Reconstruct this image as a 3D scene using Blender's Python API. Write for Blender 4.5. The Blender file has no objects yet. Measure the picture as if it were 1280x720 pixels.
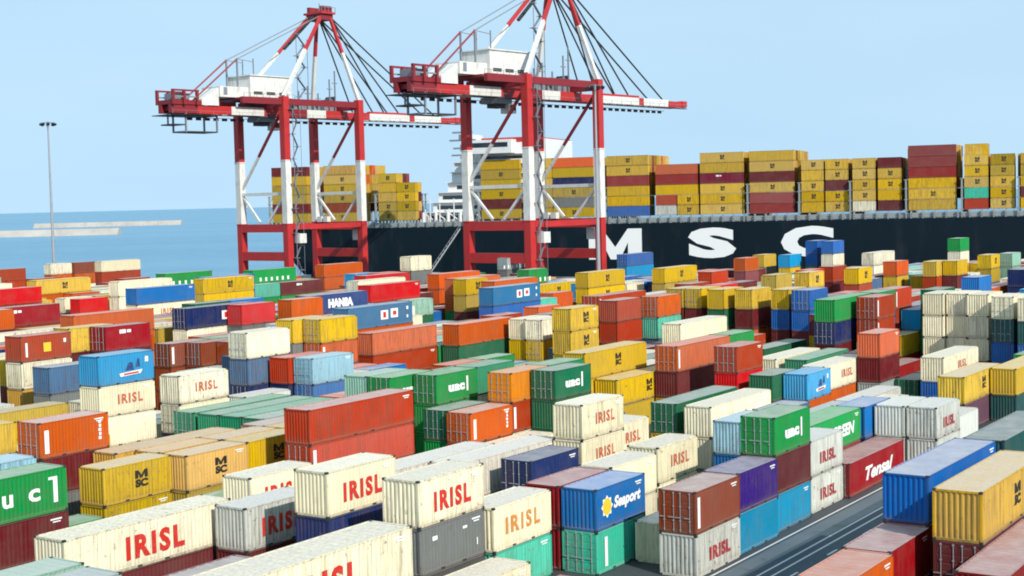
import bpy, bmesh, math, random
from mathutils import Vector, Matrix
random.seed(7)
R = math.radians
scene = bpy.context.scene
COL = scene.collection

# ------------------------------------------------------------------ camera
EYE = 22.5
cam_data = bpy.data.cameras.new('camera')
cam_data.sensor_width = 36.0
cam_data.lens = 1800.0 / 1280.0 * 36.0
cam_data.clip_start = 0.5
cam_data.clip_end = 120000.0
cam = bpy.data.objects.new('camera', cam_data)
COL.objects.link(cam)
PITCH = math.atan(109.0 / 1800.0)
ROLL = R(1.4)
cam.matrix_world = (Matrix.Translation((0, 0, EYE)) @ Matrix.Rotation(R(90) - PITCH, 4, 'X') @ Matrix.Rotation(-ROLL, 4, 'Z'))
scene.camera = cam

# ------------------------------------------------------------------ light
SUN_DIR = Vector((0.57, -0.82, 0.0)).normalized()      # towards the sun, level part
SUN_EL = R(36)
world = bpy.data.worlds.new('World')
scene.world = world
world.use_nodes = True
wn = world.node_tree
for n in list(wn.nodes):
    wn.nodes.remove(n)
wo = wn.nodes.new('ShaderNodeOutputWorld')
bg = wn.nodes.new('ShaderNodeBackground')
sky = wn.nodes.new('ShaderNodeTexSky')
sky.sky_type = 'NISHITA'
sky.sun_disc = False
sky.sun_elevation = SUN_EL
sky.sun_rotation = math.atan2(SUN_DIR.x, SUN_DIR.y)
sky.altitude = 0
sky.air_density = 1.0
sky.dust_density = 0.15
sky.ozone_density = 5.0
bg.inputs['Strength'].default_value = 0.120
# hazy pale sky: look up the sky a little above the true height, so the horizon keeps its blue, and wash it with thin white haze
stc = wn.nodes.new('ShaderNodeTexCoord'); smp = wn.nodes.new('ShaderNodeMapping')
smp.inputs['Scale'].default_value = (1, 1, 0.55); smp.inputs['Location'].default_value = (0, 0, 0.30)
wn.links.new(stc.outputs['Generated'], smp.inputs['Vector']); wn.links.new(smp.outputs[0], sky.inputs['Vector'])
smx = wn.nodes.new('ShaderNodeMix'); smx.data_type = 'RGBA'
snz = wn.nodes.new('ShaderNodeTexNoise'); snz.inputs['Scale'].default_value = 2.2; snz.inputs['Detail'].default_value = 4
smp2 = wn.nodes.new('ShaderNodeMapping'); smp2.inputs['Scale'].default_value = (1, 1, 5)
wn.links.new(stc.outputs['Generated'], smp2.inputs['Vector']); wn.links.new(smp2.outputs[0], snz.inputs['Vector'])
smr = wn.nodes.new('ShaderNodeMapRange'); smr.inputs['From Min'].default_value = 0.3; smr.inputs['From Max'].default_value = 0.7
smr.inputs['To Min'].default_value = 0.585; smr.inputs['To Max'].default_value = 0.665
wn.links.new(snz.outputs['Fac'], smr.inputs['Value']); wn.links.new(smr.outputs[0], smx.inputs[0])
smx.inputs[7].default_value = (6.2, 8.7, 10.2, 1)
wn.links.new(sky.outputs[0], smx.inputs[6])
wn.links.new(smx.outputs[2], bg.inputs[0])
wn.links.new(bg.outputs[0], wo.inputs[0])
sun_data = bpy.data.lights.new('sun', 'SUN')
sun_data.energy = 4.8
sun_data.angle = R(0.55)
sun_data.color = (1.0, 0.95, 0.86)
sun = bpy.data.objects.new('sun', sun_data)
COL.objects.link(sun)
to_sun = Vector((SUN_DIR.x * math.cos(SUN_EL), SUN_DIR.y * math.cos(SUN_EL), math.sin(SUN_EL)))
sun.rotation_euler = to_sun.to_track_quat('Z', 'Y').to_euler()
sun.location = (60, -80, 120)
scene.view_settings.view_transform = 'Standard'
scene.view_settings.look = 'None'
scene.view_settings.gamma = 1.0
scene.view_settings.exposure = 0.03
scene.view_settings.use_curve_mapping = False
scene.render.engine = 'CYCLES'
scene.render.filter_size = 1.9
scene.cycles.filter_width = 1.9
scene.cycles.max_bounces = 5
scene.cycles.diffuse_bounces = 2
scene.cycles.glossy_bounces = 2

# ------------------------------------------------------------------ frames of reference
YA = R(34)                      # the yard's rows run 34 degrees off the view
UX, UY = math.sin(YA), math.cos(YA)
VX, VY = math.cos(YA), -math.sin(YA)
def yard(u, v, z=0.0):
    return Vector((u * UX + v * VX, u * UY + v * VY, z))
YARD_ROT = R(90) - YA

# ------------------------------------------------------------------ materials
def new_mat(name):
    m = bpy.data.materials.new(name)
    m.use_nodes = True
    nt = m.node_tree
    return m, nt, nt.nodes['Principled BSDF']
def N(nt, t, **kw):
    n = nt.nodes.new(t)
    for k, v in kw.items():
        setattr(n, k, v)
    return n
def noise(nt, vec, scale, detail=4, rough=0.55):
    n = N(nt, 'ShaderNodeTexNoise')
    n.inputs['Scale'].default_value = scale
    n.inputs['Detail'].default_value = detail
    n.inputs['Roughness'].default_value = rough
    if vec is not None:
        nt.links.new(vec, n.inputs['Vector'])
    return n.outputs['Fac']
def ramp(nt, fac, a, b):
    n = N(nt, 'ShaderNodeMapRange')
    n.inputs['From Min'].default_value = a
    n.inputs['From Max'].default_value = b
    nt.links.new(fac, n.inputs['Value'])
    return n.outputs['Result']
def math_(nt, op, a, b):
    n = N(nt, 'ShaderNodeMath', operation=op)
    for i, x in enumerate((a, b)):
        if isinstance(x, (int, float)):
            n.inputs[i].default_value = x
        else:
            nt.links.new(x, n.inputs[i])
    return n.outputs[0]
def mix(nt, fac, a, b, mode='MIX'):
    n = N(nt, 'ShaderNodeMix', data_type='RGBA', blend_type=mode)
    if isinstance(fac, (int, float)):
        n.inputs[0].default_value = fac
    else:
        nt.links.new(fac, n.inputs[0])
    for i, x in ((6, a), (7, b)):
        if isinstance(x, tuple):
            n.inputs[i].default_value = (*x, 1) if len(x) == 3 else x
        else:
            nt.links.new(x, n.inputs[i])
    return n.outputs[2]

def container_paint(name, source):
    """weathered container paint: dust on what faces up, grime runs, faded patches, rust spots"""
    m, nt, p = new_mat(name)
    L = nt.links.new
    tc = N(nt, 'ShaderNodeTexCoord')
    if source == 'object':
        oi = N(nt, 'ShaderNodeObjectInfo')
        colour = oi.outputs['Color']
        off = N(nt, 'ShaderNodeVectorMath', operation='SCALE')
        cv = N(nt, 'ShaderNodeCombineXYZ')
        L(oi.outputs['Random'], cv.inputs[0]); L(oi.outputs['Random'], cv.inputs[1])
        L(cv.outputs[0], off.inputs[0]); off.inputs['Scale'].default_value = 173.0
        ad = N(nt, 'ShaderNodeVectorMath', operation='ADD')
        L(tc.outputs['Object'], ad.inputs[0]); L(off.outputs[0], ad.inputs[1])
        vec = ad.outputs[0]
        rnd = oi.outputs['Random']
    else:
        at = N(nt, 'ShaderNodeAttribute', attribute_name='paint')
        colour = at.outputs['Color']
        vec = tc.outputs['Object']
        rnd = noise(nt, vec, 0.08, 1)
    mp = N(nt, 'ShaderNodeMapping')
    mp.inputs['Scale'].default_value = (5, 5, 0.35)
    L(vec, mp.inputs['Vector'])
    runs = ramp(nt, noise(nt, mp.outputs[0], 1.0, 5, 0.65), 0.44, 0.74)
    patch = ramp(nt, noise(nt, vec, 0.55, 5), 0.42, 0.72)
    spots = ramp(nt, noise(nt, vec, 2.2, 8, 0.72), 0.59, 0.68)
    hsv = N(nt, 'ShaderNodeHueSaturation')
    L(colour, hsv.inputs['Color'])
    L(math_(nt, 'ADD', math_(nt, 'MULTIPLY', math_(nt, 'FRACT', math_(nt, 'MULTIPLY', rnd, 13.7), 0.0), 0.22), 0.98), hsv.inputs['Saturation'])
    L(math_(nt, 'ADD', math_(nt, 'MULTIPLY', rnd, 0.30), 0.86), hsv.inputs['Value'])
    c = hsv.outputs[0]
    c = mix(nt, math_(nt, 'MULTIPLY', patch, 0.12), c, (0.24, 0.20, 0.16))
    wear = math_(nt, 'ADD', math_(nt, 'MULTIPLY', math_(nt, 'FRACT', math_(nt, 'MULTIPLY', rnd, 7.31), 0.0), 0.8), 0.25)
    c = mix(nt, math_(nt, 'MULTIPLY', math_(nt, 'MULTIPLY', runs, wear), 0.75), c, (0.09, 0.06, 0.042))
    c = mix(nt, math_(nt, 'MULTIPLY', math_(nt, 'MULTIPLY', spots, wear), 0.95), c, (0.12, 0.048, 0.022))
    if source == 'object':
        # splash dirt and rust along the bottom rail, broken up by noise
        so = N(nt, 'ShaderNodeSeparateXYZ')
        L(tc.outputs['Object'], so.inputs[0])
        low = ramp(nt, math_(nt, 'ADD', so.outputs['Z'], math_(nt, 'MULTIPLY', noise(nt, mp.outputs[0], 1.6, 5, 0.7), 1.1)), 1.05, 0.45)
        c = mix(nt, math_(nt, 'MULTIPLY', low, math_(nt, 'ADD', math_(nt, 'MULTIPLY', wear, 0.5), 0.12)), c, (0.15, 0.10, 0.07))
    bp = N(nt, 'ShaderNodeBump')
    bp.inputs['Strength'].default_value = 0.35; bp.inputs['Distance'].default_value = 0.05
    L(noise(nt, vec, 1.7, 3, 0.5), bp.inputs['Height']); L(bp.outputs[0], p.inputs['Normal'])
    geo = N(nt, 'ShaderNodeNewGeometry')
    sx = N(nt, 'ShaderNodeSeparateXYZ')
    L(geo.outputs['Normal'], sx.inputs[0])
    up = ramp(nt, sx.outputs['Z'], 0.55, 0.9)
    dn = ramp(nt, noise(nt, vec, 0.9, 6, 0.7), 0.25, 0.75)
    dust = math_(nt, 'MULTIPLY', up, math_(nt, 'ADD', math_(nt, 'MULTIPLY', dn, 0.36), math_(nt, 'ADD', math_(nt, 'MULTIPLY', math_(nt, 'FRACT', math_(nt, 'MULTIPLY', rnd, 3.7), 0.0), 0.26), 0.20)))
    c = mix(nt, dust, c, (0.52, 0.49, 0.46))
    L(c, p.inputs['Base Color'])
    p.inputs['Roughness'].default_value = 0.55
    L(math_(nt, 'ADD', math_(nt, 'MULTIPLY', dn, 0.25), 0.42), p.inputs['Roughness'])
    p.inputs['Specular IOR Level'].default_value = 0.2
    return m
M_PAINT = container_paint('container_paint', 'object')
M_PAINT_V = container_paint('container_paint_mixed', 'attr')

def plain(name, col, rough=0.5, metal=0.0, var=0.25, scale=1.0, grime=(0.12, 0.08, 0.05), gr=0.3, spec=0.4):
    m, nt, p = new_mat(name)
    tc = N(nt, 'ShaderNodeTexCoord')
    mp = N(nt, 'ShaderNodeMapping')
    mp.inputs['Scale'].default_value = (1, 1, 0.3)
    nt.links.new(tc.outputs['Object'], mp.inputs['Vector'])
    a = noise(nt, tc.outputs['Object'], scale * 0.4, 5)
    b = ramp(nt, noise(nt, mp.outputs[0], scale * 1.7, 6, 0.65), 0.52, 0.8)
    d = tuple(x * (1 - var) for x in col)
    c = mix(nt, a, col, d)
    c = mix(nt, math_(nt, 'MULTIPLY', b, gr), c, grime)
    nt.links.new(c, p.inputs['Base Color'])
    p.inputs['Roughness'].default_value = rough
    p.inputs['Metallic'].default_value = metal
    p.inputs['Specular IOR Level'].default_value = spec
    return m
M_STEEL = plain('dark_steel', (0.035, 0.034, 0.035), 0.55)
M_GALV = plain('galvanised_steel', (0.42, 0.44, 0.46), 0.45, 0.3)
M_CRED = plain('crane_red', (0.58, 0.030, 0.030), 0.45, var=0.45, scale=0.8, gr=0.5)
M_CDRED = plain('crane_dark_red', (0.26, 0.018, 0.026), 0.5, var=0.3, scale=0.5)
M_CWHITE = plain('crane_white', (0.78, 0.77, 0.72), 0.5, var=.3, scale=0.8, gr=0.5)
M_CGREY = plain('crane_grey', (0.22, 0.24, 0.27), 0.5)
M_WHITE = plain('ship_white', (0.80, 0.80, 0.78), 0.45, scale=0.3, gr=0.2)
M_HULL = plain('hull_navy', (0.002, 0.011, 0.019), 0.5, spec=0.2, var=0.35, scale=0.12, grime=(0.022, 0.026, 0.032), gr=0.8)
M_SHIPGREY = plain('ship_grey', (0.30, 0.33, 0.33), 0.55, scale=0.5)
M_GLASS, _nt, _p = new_mat('dark_window')
_p.inputs['Base Color'].default_value = (0.02, 0.03, 0.04, 1)
_p.inputs['Roughness'].default_value = 0.08
M_ROCK = plain('breakwater_stone', (0.50, 0.46, 0.41), 0.9, var=0.45, scale=0.08, gr=0.4)
M_LAMP = plain('floodlight_black', (0.02, 0.025, 0.03), 0.35)
def ink(name, col, fade=0.25):
    m, nt, p = new_mat(name)
    tc = N(nt, 'ShaderNodeTexCoord')
    f = ramp(nt, noise(nt, tc.outputs['Object'], 3.0, 6, 0.7), 0.5, 0.75)
    c = mix(nt, math_(nt, 'MULTIPLY', f, fade), col, tuple(0.5 * x + 0.3 for x in col))
    nt.links.new(c, p.inputs['Base Color'])
    p.inputs['Roughness'].default_value = 0.55
    return m
I_RED = ink('lettering_red', (0.55, 0.022, 0.012))
I_ORED = ink('lettering_faded_red', (0.50, 0.10, 0.045), 0.5)
I_ORANGE = ink('lettering_orange', (0.62, 0.24, 0.05), 0.5)
I_DRED = ink('lettering_dark_red', (0.36, 0.025, 0.025), 0.4)
I_BLACK = ink('lettering_black', (0.018, 0.015, 0.014), 0.1)
I_WHITE = ink('lettering_white', (0.80, 0.80, 0.78), 0.1)
I_YELLOW = ink('mark_yellow', (0.80, 0.52, 0.03), 0.1)
I_NAVY = ink('mark_navy', (0.02, 0.05, 0.16), 0.2)
INK = dict(r=I_RED, o=I_ORED, a=I_ORANGE, d=I_DRED, k=I_BLACK, w=I_WHITE, y=I_YELLOW, n=I_NAVY)

PAINT = dict(
 RW=(.25,.055,.055), YS=(.58,.38,.085), Y=(.60,.39,.045), YD=(.42,.29,.05), YT=(.58,.36,.13), YO=(.62,.38,.07), W=(.78,.71,.52), WG=(.56,.57,.52), WD=(.62,.58,.50), WC=(.78,.72,.56),
 G=(.01,.24,.055), GB=(.012,.36,.085), DG=(.006,.12,.055), GP=(.04,.24,.13), R=(.42,.05,.03), RD=(.36,.05,.022), RR=(.43,.06,.035), DR=(.27,.012,.02),
 RB=(.62,.02,.025), RO=(.60,.13,.06), OR=(.52,.115,.042), ORY=(.72,.24,.03), MAR=(.12,.022,.026), MARW=(.24,.022,.025), BR=(.24,.06,.035),
 B=(.012,.145,.42), BM=(.025,.12,.38), BS=(.05,.165,.31), LB=(.025,.25,.42), LBS=(.05,.30,.55), LBP=(.28,.47,.56), BL=(.08,.17,.36), NV=(.012,.026,.10),
 NVB=(.025,.06,.19), ST=(.075,.14,.235), T=(.10,.46,.33), TD=(.012,.075,.075), PT=(.26,.43,.34), PU=(.05,.032,.17), PUB=(.12,.06,.085), PK=(.26,.075,.085),
 PKB=(.42,.27,.22), GR=(.15,.16,.155), GRD=(.07,.075,.075), SG=(.30,.36,.35), MARw=(.20,.015,.045))

# ------------------------------------------------------------------ mesh helper
class MB:
    def __init__(self):
        self.v = []; self.f = []; self.mi = []
    def quad(self, pts, mi=0):
        b = len(self.v)
        self.v += [tuple(p) for p in pts]
        self.f.append(tuple(range(b, b + len(pts)))); self.mi.append(mi)
    def box(self, x0, y0, z0, x1, y1, z1, mi=0):
        b = len(self.v)
        self.v += [(x0,y0,z0),(x1,y0,z0),(x1,y1,z0),(x0,y1,z0),(x0,y0,z1),(x1,y0,z1),(x1,y1,z1),(x0,y1,z1)]
        for q in ((0,3,2,1),(4,5,6,7),(0,1,5,4),(1,2,6,5),(2,3,7,6),(3,0,4,7)):
            self.f.append(tuple(b + i for i in q)); self.mi.append(mi)
    def bar(self, p, q, w, h=None, mi=0, w2=None, h2=None):
        """rectangular beam from p to q"""
        h = h or w; w2 = w2 or w; h2 = h2 or h
        p = Vector(p); q = Vector(q); d = (q - p).normalized()
        up = Vector((0, 0, 1)) if abs(d.z) < 0.95 else Vector((1, 0, 0))
        s = d.cross(up).normalized(); t = s.cross(d)
        b = len(self.v)
        for c, ww, hh in ((p, w, h), (q, w2, h2)):
            for a, e in ((-1,-1),(1,-1),(1,1),(-1,1)):
                self.v.append(tuple(c + s * (a * ww / 2) + t * (e * hh / 2)))
        for f in ((0,1,2,3),(7,6,5,4),(0,4,5,1),(1,5,6,2),(2,6,7,3),(3,7,4,0)):
            self.f.append(tuple(b + i for i in f)); self.mi.append(mi)
    def tube(self, p, q, r, r2=None, n=8, mi=0):
        r2 = r if r2 is None else r2
        p = Vector(p); q = Vector(q); d = (q - p).normalized()
        up = Vector((0, 0, 1)) if abs(d.z) < 0.95 else Vector((1, 0, 0))
        s = d.cross(up).normalized(); t = s.cross(d)
        b = len(self.v)
        for c, rr in ((p, r), (q, r2)):
            for i in range(n):
                a = 2 * math.pi * i / n
                self.v.append(tuple(c + s * (math.cos(a) * rr) + t * (math.sin(a) * rr)))
        for i in range(n):
            j = (i + 1) % n
            self.f.append((b + i, b + j, b + n + j, b + n + i)); self.mi.append(mi)
        self.f.append(tuple(b + i for i in reversed(range(n)))); self.mi.append(mi)
        self.f.append(tuple(b + n + i for i in range(n))); self.mi.append(mi)
    def mesh(self, name, mats):
        me = bpy.data.meshes.new(name)
        me.from_pydata(self.v, [], self.f)
        for m in mats:
            me.materials.append(m)
        me.polygons.foreach_set('material_index', self.mi)
        me.update()
        bm = bmesh.new(); bm.from_mesh(me)
        bmesh.ops.recalc_face_normals(bm, faces=bm.faces)
        bm.to_mesh(me); bm.free()
        return me
    def build(self, name, mats, parent=None, **kw):
        return link(self.mesh(name, mats if isinstance(mats, (list, tuple)) else [mats]), name, parent, **kw)
def link(me, name, parent=None, loc=None, rotz=None, colour=None):
    o = bpy.data.objects.new(name, me)
    COL.objects.link(o)
    if parent is not None:
        o.parent = parent
    if loc is not None:
        o.location = loc
    if rotz is not None:
        o.rotation_euler = (0, 0, rotz)
    if colour is not None:
        o.color = (*colour, 1)
    return o
def thing(name, label, cat, loc=(0,0,0), rotz=0, group=None):
    o = bpy.data.objects.new(name, None)
    COL.objects.link(o)
    o.empty_display_size = 0.5
    o.location = loc; o.rotation_euler = (0, 0, rotz)
    tag(o, label, cat, group)
    return o
def tag(o, label=None, cat=None, group=None, kind=None):
    if label: o['label'] = label
    if cat: o['category'] = cat
    if group: o['group'] = group
    if kind: o['kind'] = kind
    return o

# ------------------------------------------------------------------ the setting: sea, quay, yard, road
SHIP_ROT = R(-20)
SHIP_O = Vector((0, 425, 0))
def ship_pt(x, y, z=0.0):
    c, s = math.cos(SHIP_ROT), math.sin(SHIP_ROT)
    return Vector((SHIP_O.x + c * x - s * y, SHIP_O.y + s * x + c * y, z))
m, nt, p = new_mat('sea_water')
tc = N(nt, 'ShaderNodeTexCoord')
mp = N(nt, 'ShaderNodeMapping'); mp.inputs['Scale'].default_value = (0.010, 0.030, 1)
nt.links.new(tc.outputs['Object'], mp.inputs['Vector'])
w1 = noise(nt, mp.outputs[0], 6.0, 8, 0.7)
mp2 = N(nt, 'ShaderNodeMapping'); mp2.inputs['Scale'].default_value = (0.0006, 0.0026, 1)
nt.links.new(tc.outputs['Object'], mp2.inputs['Vector'])
w2 = noise(nt, mp2.outputs[0], 2.0, 5)
c = mix(nt, ramp(nt, w2, 0.35, 0.65), (0.115, 0.265, 0.395), (0.155, 0.315, 0.435))
c = mix(nt, math_(nt, 'MULTIPLY', ramp(nt, w1, 0.45, 0.70), 0.5), c, (0.26, 0.42, 0.54))
nt.links.new(c, p.inputs['Base Color'])
bmp = N(nt, 'ShaderNodeBump'); bmp.inputs['Strength'].default_value = 1.0; bmp.inputs['Distance'].default_value = 1.2
nt.links.new(w1, bmp.inputs['Height']); nt.links.new(bmp.outputs[0], p.inputs['Normal'])
p.inputs['Roughness'].default_value = 0.45
p.inputs['Specular IOR Level'].default_value = 0.12
M_SEA = m
mb = MB(); mb.quad([(-70000, -2000, -2.2), (70000, -2000, -2.2), (70000, 90000, -2.2), (-70000, 90000, -2.2)])
tag(mb.build('sea', M_SEA), kind='structure')

def ground_mat(name, a, b, spots):
    m, nt, p = new_mat(name)
    tc = N(nt, 'ShaderNodeTexCoord')
    n1 = noise(nt, tc.outputs['Object'], 0.12, 6, 0.6)
    n2 = noise(nt, tc.outputs['Object'], 1.1, 8, 0.7)
    c = mix(nt, ramp(nt, n1, 0.3, 0.7), a, b)
    c = mix(nt, math_(nt, 'MULTIPLY', ramp(nt, n2, 0.60, 0.75), 0.6), c, spots)
    n3 = noise(nt, tc.outputs['Object'], 0.45, 3, 0.5)
    c = mix(nt, math_(nt, 'MULTIPLY', ramp(nt, n3, 0.62, 0.70), 0.5), c, tuple(x * 0.4 for x in a))
    nt.links.new(c, p.inputs['Base Color'])
    p.inputs['Roughness'].default_value = 0.75
    return m
M_YARD = ground_mat('yard_asphalt', (0.032, 0.037, 0.044), (0.055, 0.062, 0.07), (0.13, 0.14, 0.145))
M_ROAD = ground_mat('road_asphalt', (0.035, 0.062, 0.080), (0.050, 0.085, 0.105), (0.20, 0.23, 0.25))
M_CONC = ground_mat('runway_concrete', (0.075, 0.10, 0.12), (0.11, 0.14, 0.16), (0.26, 0.28, 0.29))
M_LINE = ink('road_paint', (0.62, 0.63, 0.62), 0.5)
QY = -4.0
q0 = ship_pt(-520, QY); q1 = ship_pt(420, QY)
mb = MB()
poly = [(-560, -120), (420, -120), (q1.x, q1.y), (q0.x, q0.y)]
mb.quad([(x, y, 0) for x, y in poly])
for i in range(4):
    (xa, ya), (xb, yb) = poly[i], poly[(i + 1) % 4]
    mb.quad([(xa, ya, -6), (xb, yb, -6), (xb, yb, 0), (xa, ya, 0)])
tag(mb.build('yard_ground', M_YARD), kind='structure')
mb = MB()
def strip(mb, u0, u1, v0, v1, z, mi=0):
    mb.quad([yard(u0, v0, z), yard(u0, v1, z), yard(u1, v1, z), yard(u1, v0, z)], mi)
strip(mb, 10, 330, -37.4, -26.4, 0.004)
tag(mb.build('road', M_ROAD), kind='structure')
mb = MB()
strip(mb, 10, 330, -37.3, -36.2, 0.009)
strip(mb, 10, 330, -31.4, -30.5, 0.009)
tag(mb.build('crane_runway_path', M_CONC), kind='structure')
mb = MB()
for v in (-37.62, -35.25, -34.5, -32.6):
    strip(mb, 10, 330, v - 0.07, v + 0.07, 0.013)
for k in range(26):
    u = 40 + k * 6.3
    strip(mb, u, u + 1.6, -33.6, -33.45, 0.013)
tag(mb.build('road_markings', M_LINE), kind='structure')
# quay kerb along the water
mb = MB()
qa = ship_pt(-500, QY + 0.0); qb = ship_pt(400, QY + 0.0)
mb.bar((qa.x, qa.y, 0.15), (qb.x, qb.y, 0.15), 0.5, 0.3)
tag(mb.build('quay_edge_kerb', M_CONC), kind='structure')

# breakwaters far out
def breakwater(label, x0, x1, Y, top, skew):
    mb = MB()
    n = 60; L = x1 - x0
    rings = []
    rnd = random.Random(int(Y))
    for i in range(n + 1):
        x = x0 + L * i / n; y = skew * i / n
        j = lambda a: rnd.uniform(-a, a)
        tp = top
        rings.append([(x, y - 11 + j(1.2), -1), (x, y - 6 + j(.6), tp * 0.5 + j(.5)), (x, y - 3, tp + j(.15)), (x, y + 3, tp + j(.15)), (x, y + 11, -1)])
    for i in range(n):
        for k in range(4):
            mb.quad([rings[i][k], rings[i + 1][k], rings[i + 1][k + 1], rings[i][k + 1]], 0)
    mb.quad(rings[n])
    o = mb.build('breakwater', M_ROCK, loc=(0, Y, -2.2))
    tag(o, label, 'breakwater', 'breakwaters out at sea')
breakwater('nearer stone breakwater, ending left of the farther one', -1300, -402, 1482, 6.6, 0)
breakwater('farther stone breakwater reaching further right, beyond the nearer one', -745, -515, 2260, 7.0, 0)

# ------------------------------------------------------------------ containers: shared meshes
LEN = {20: 6.06, 40: 12.19}
CW, CH, TP = 2.438, 2.585, 2.6
def corr(n0, pitch, depth):
    """corrugation profile along a wall: (position, inset)"""
    out = []; k = max(3, int(n0 / pitch)); p = n0 / k
    for i in range(k):
        b = i * p
        out += [(b, 0), (b + .27 * p, 0), (b + .5 * p, depth), (b + .77 * p, depth)]
    out.append((n0, 0))
    return out
def side_wall(mb, L, y, sgn, z0, z1, x0, pitch=.278, mi=0):
    """wall along x at y (outer face looks to sgn*y)"""
    pr = corr(L, pitch, .036)
    for (a, da), (b, db) in zip(pr, pr[1:]):
        mb.quad([(x0 + a, y - sgn * da, z0), (x0 + b, y - sgn * db, z0), (x0 + b, y - sgn * db, z1), (x0 + a, y - sgn * da, z1)], mi)
def end_wall(mb, W, x, sgn, z0, z1, y0, pitch=.25, mi=0):
    pr = corr(W, pitch, .045)
    for (a, da), (b, db) in zip(pr, pr[1:]):
        mb.quad([(x - sgn * da, y0 + a, z0), (x - sgn * db, y0 + b, z0), (x - sgn * db, y0 + b, z1), (x - sgn * da, y0 + a, z1)], mi)
def frame_into(mb, L, H, dark=1):
    hx, hy = L / 2, CW / 2
    for sx in (-1, 1):
        for sy in (-1, 1):
            xa, xb = sorted((sx * hx, sx * (hx - .15))); ya, yb = sorted((sy * hy, sy * (hy - .11)))
            mb.box(xa, ya, .12, xb, yb, H - .12)
            for z in (0, H - .118):                       # corner castings
                xa2, xb2 = sorted((sx * (hx + .006), sx * (hx - .175))); ya2, yb2 = sorted((sy * (hy + .006), sy * (hy - .16)))
                mb.box(xa2, ya2, z, xb2, yb2, z + .118, dark)
        xa, xb = sorted((sx * hx, sx * (hx - .10)))
        for z0, z1 in ((.02, .16), (H - .12, H - .015)):
            mb.box(xa, -hy + .162, z0, xb, hy - .162, z1)
    for sy in (-1, 1):
        ya, yb = sorted((sy * hy, sy * (hy - .07)))
        mb.box(-hx + .177, ya, .03, hx - .177, yb, .19)
        mb.box(-hx + .177, ya, H - .085, hx - .177, yb, H - .015)
        for k in (-1, 1):                                # fork pockets, a dark slot in the bottom rail
            mb.box(k * 1.0 - .18, sy * (hy + .001) - .004, .05, k * 1.0 + .18, sy * (hy + .001) + .004, .15, dark)
def body_into(mb, L, H, door=False):
    hx, hy = L / 2, CW / 2
    for sy in (-1, 1):
        side_wall(mb, L - .3, sy * (hy - .012), sy, .19, H - .085, -hx + .15)
    end_wall(mb, CW - .22, hx - .02, 1, .16, H - .12, -hy + .11)
    if not door:
        end_wall(mb, CW - .22, -hx + .02, -1, .16, H - .12, -hy + .11)
    mb.box(-hx + .15, -hy + .075, .06, hx - .15, hy - .075, .10)
def roof_into(mb, L, H):
    hx, hy = L / 2, CW / 2
    n = int((L - .3) / .56); p = (L - .3) / n; z = H - .045
    for i in range(n):
        b = -hx + .15 + i * p
        for (a, za), (c, zc) in (((0, 0), (.55, 0)), ((.55, 0), (.66, .02)), ((.66, .02), (.89, .02)), ((.89, .02), (1, 0))):
            mb.quad([(b + a * p, -hy + .07, z + za), (b + c * p, -hy + .07, z + zc), (b + c * p, hy - .07, z + zc), (b + a * p, hy - .07, z + za)])
    mb.box(-hx + .1, -hy + .07, H - .06, -hx + .15, hy - .07, H - .02); mb.box(hx - .15, -hy + .07, H - .06, hx - .1, hy - .07, H - .02)
ME = {}
def container_meshes(L, H, key):
    mats = [M_PAINT, M_STEEL]
    for door in (False, True):
        mb = MB(); body_into(mb, L, H, door); ME[key, 'body', door] = mb.mesh('body', mats)
    mb = MB(); frame_into(mb, L, H); ME[key, 'frame'] = mb.mesh('corner_frame', mats)
    mb = MB(); roof_into(mb, L, H); ME[key, 'roof'] = mb.mesh('roof', mats)
    mb = MB(); body_into(mb, L, H); frame_into(mb, L, H); roof_into(mb, L, H); ME[key, 'whole'] = mb.mesh('container', mats)
    for s in (0, 1):
        mb = MB(); x = -L / 2 + .02; ya = -CW / 2 + .115 if s == 0 else .006; yb = -.006 if s == 0 else CW / 2 - .115
        mb.box(x, ya, .165, x + .05, yb, H - .125)
        for k in range(5):                               # pressed door panels
            z = .30 + k * (H - .5) / 5
            mb.box(x - .012, ya + .06, z, x, yb - .06, z + (H - .5) / 5 - .09)
        ME[key, 'door', s] = mb.mesh('door', mats)
    mb = MB(); mb.tube((0, 0, .12), (0, 0, H - .10), .022, n=6)
    for z in (.2, .75, 1.6, H - .2):
        mb.box(-.03, -.05, z, .015, .05, z + .07)
    mb.box(-.045, -.02, .95, -.02, .36, 1.0)
    ME[key, 'bar'] = mb.mesh('locking_bar', [M_GALV])
container_meshes(LEN[20], CH, 20)
container_meshes(LEN[40], CH, 40)
container_meshes(LEN[20], 2.88, 'h20')
container_meshes(LEN[40], 2.88, 'h40')

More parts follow.
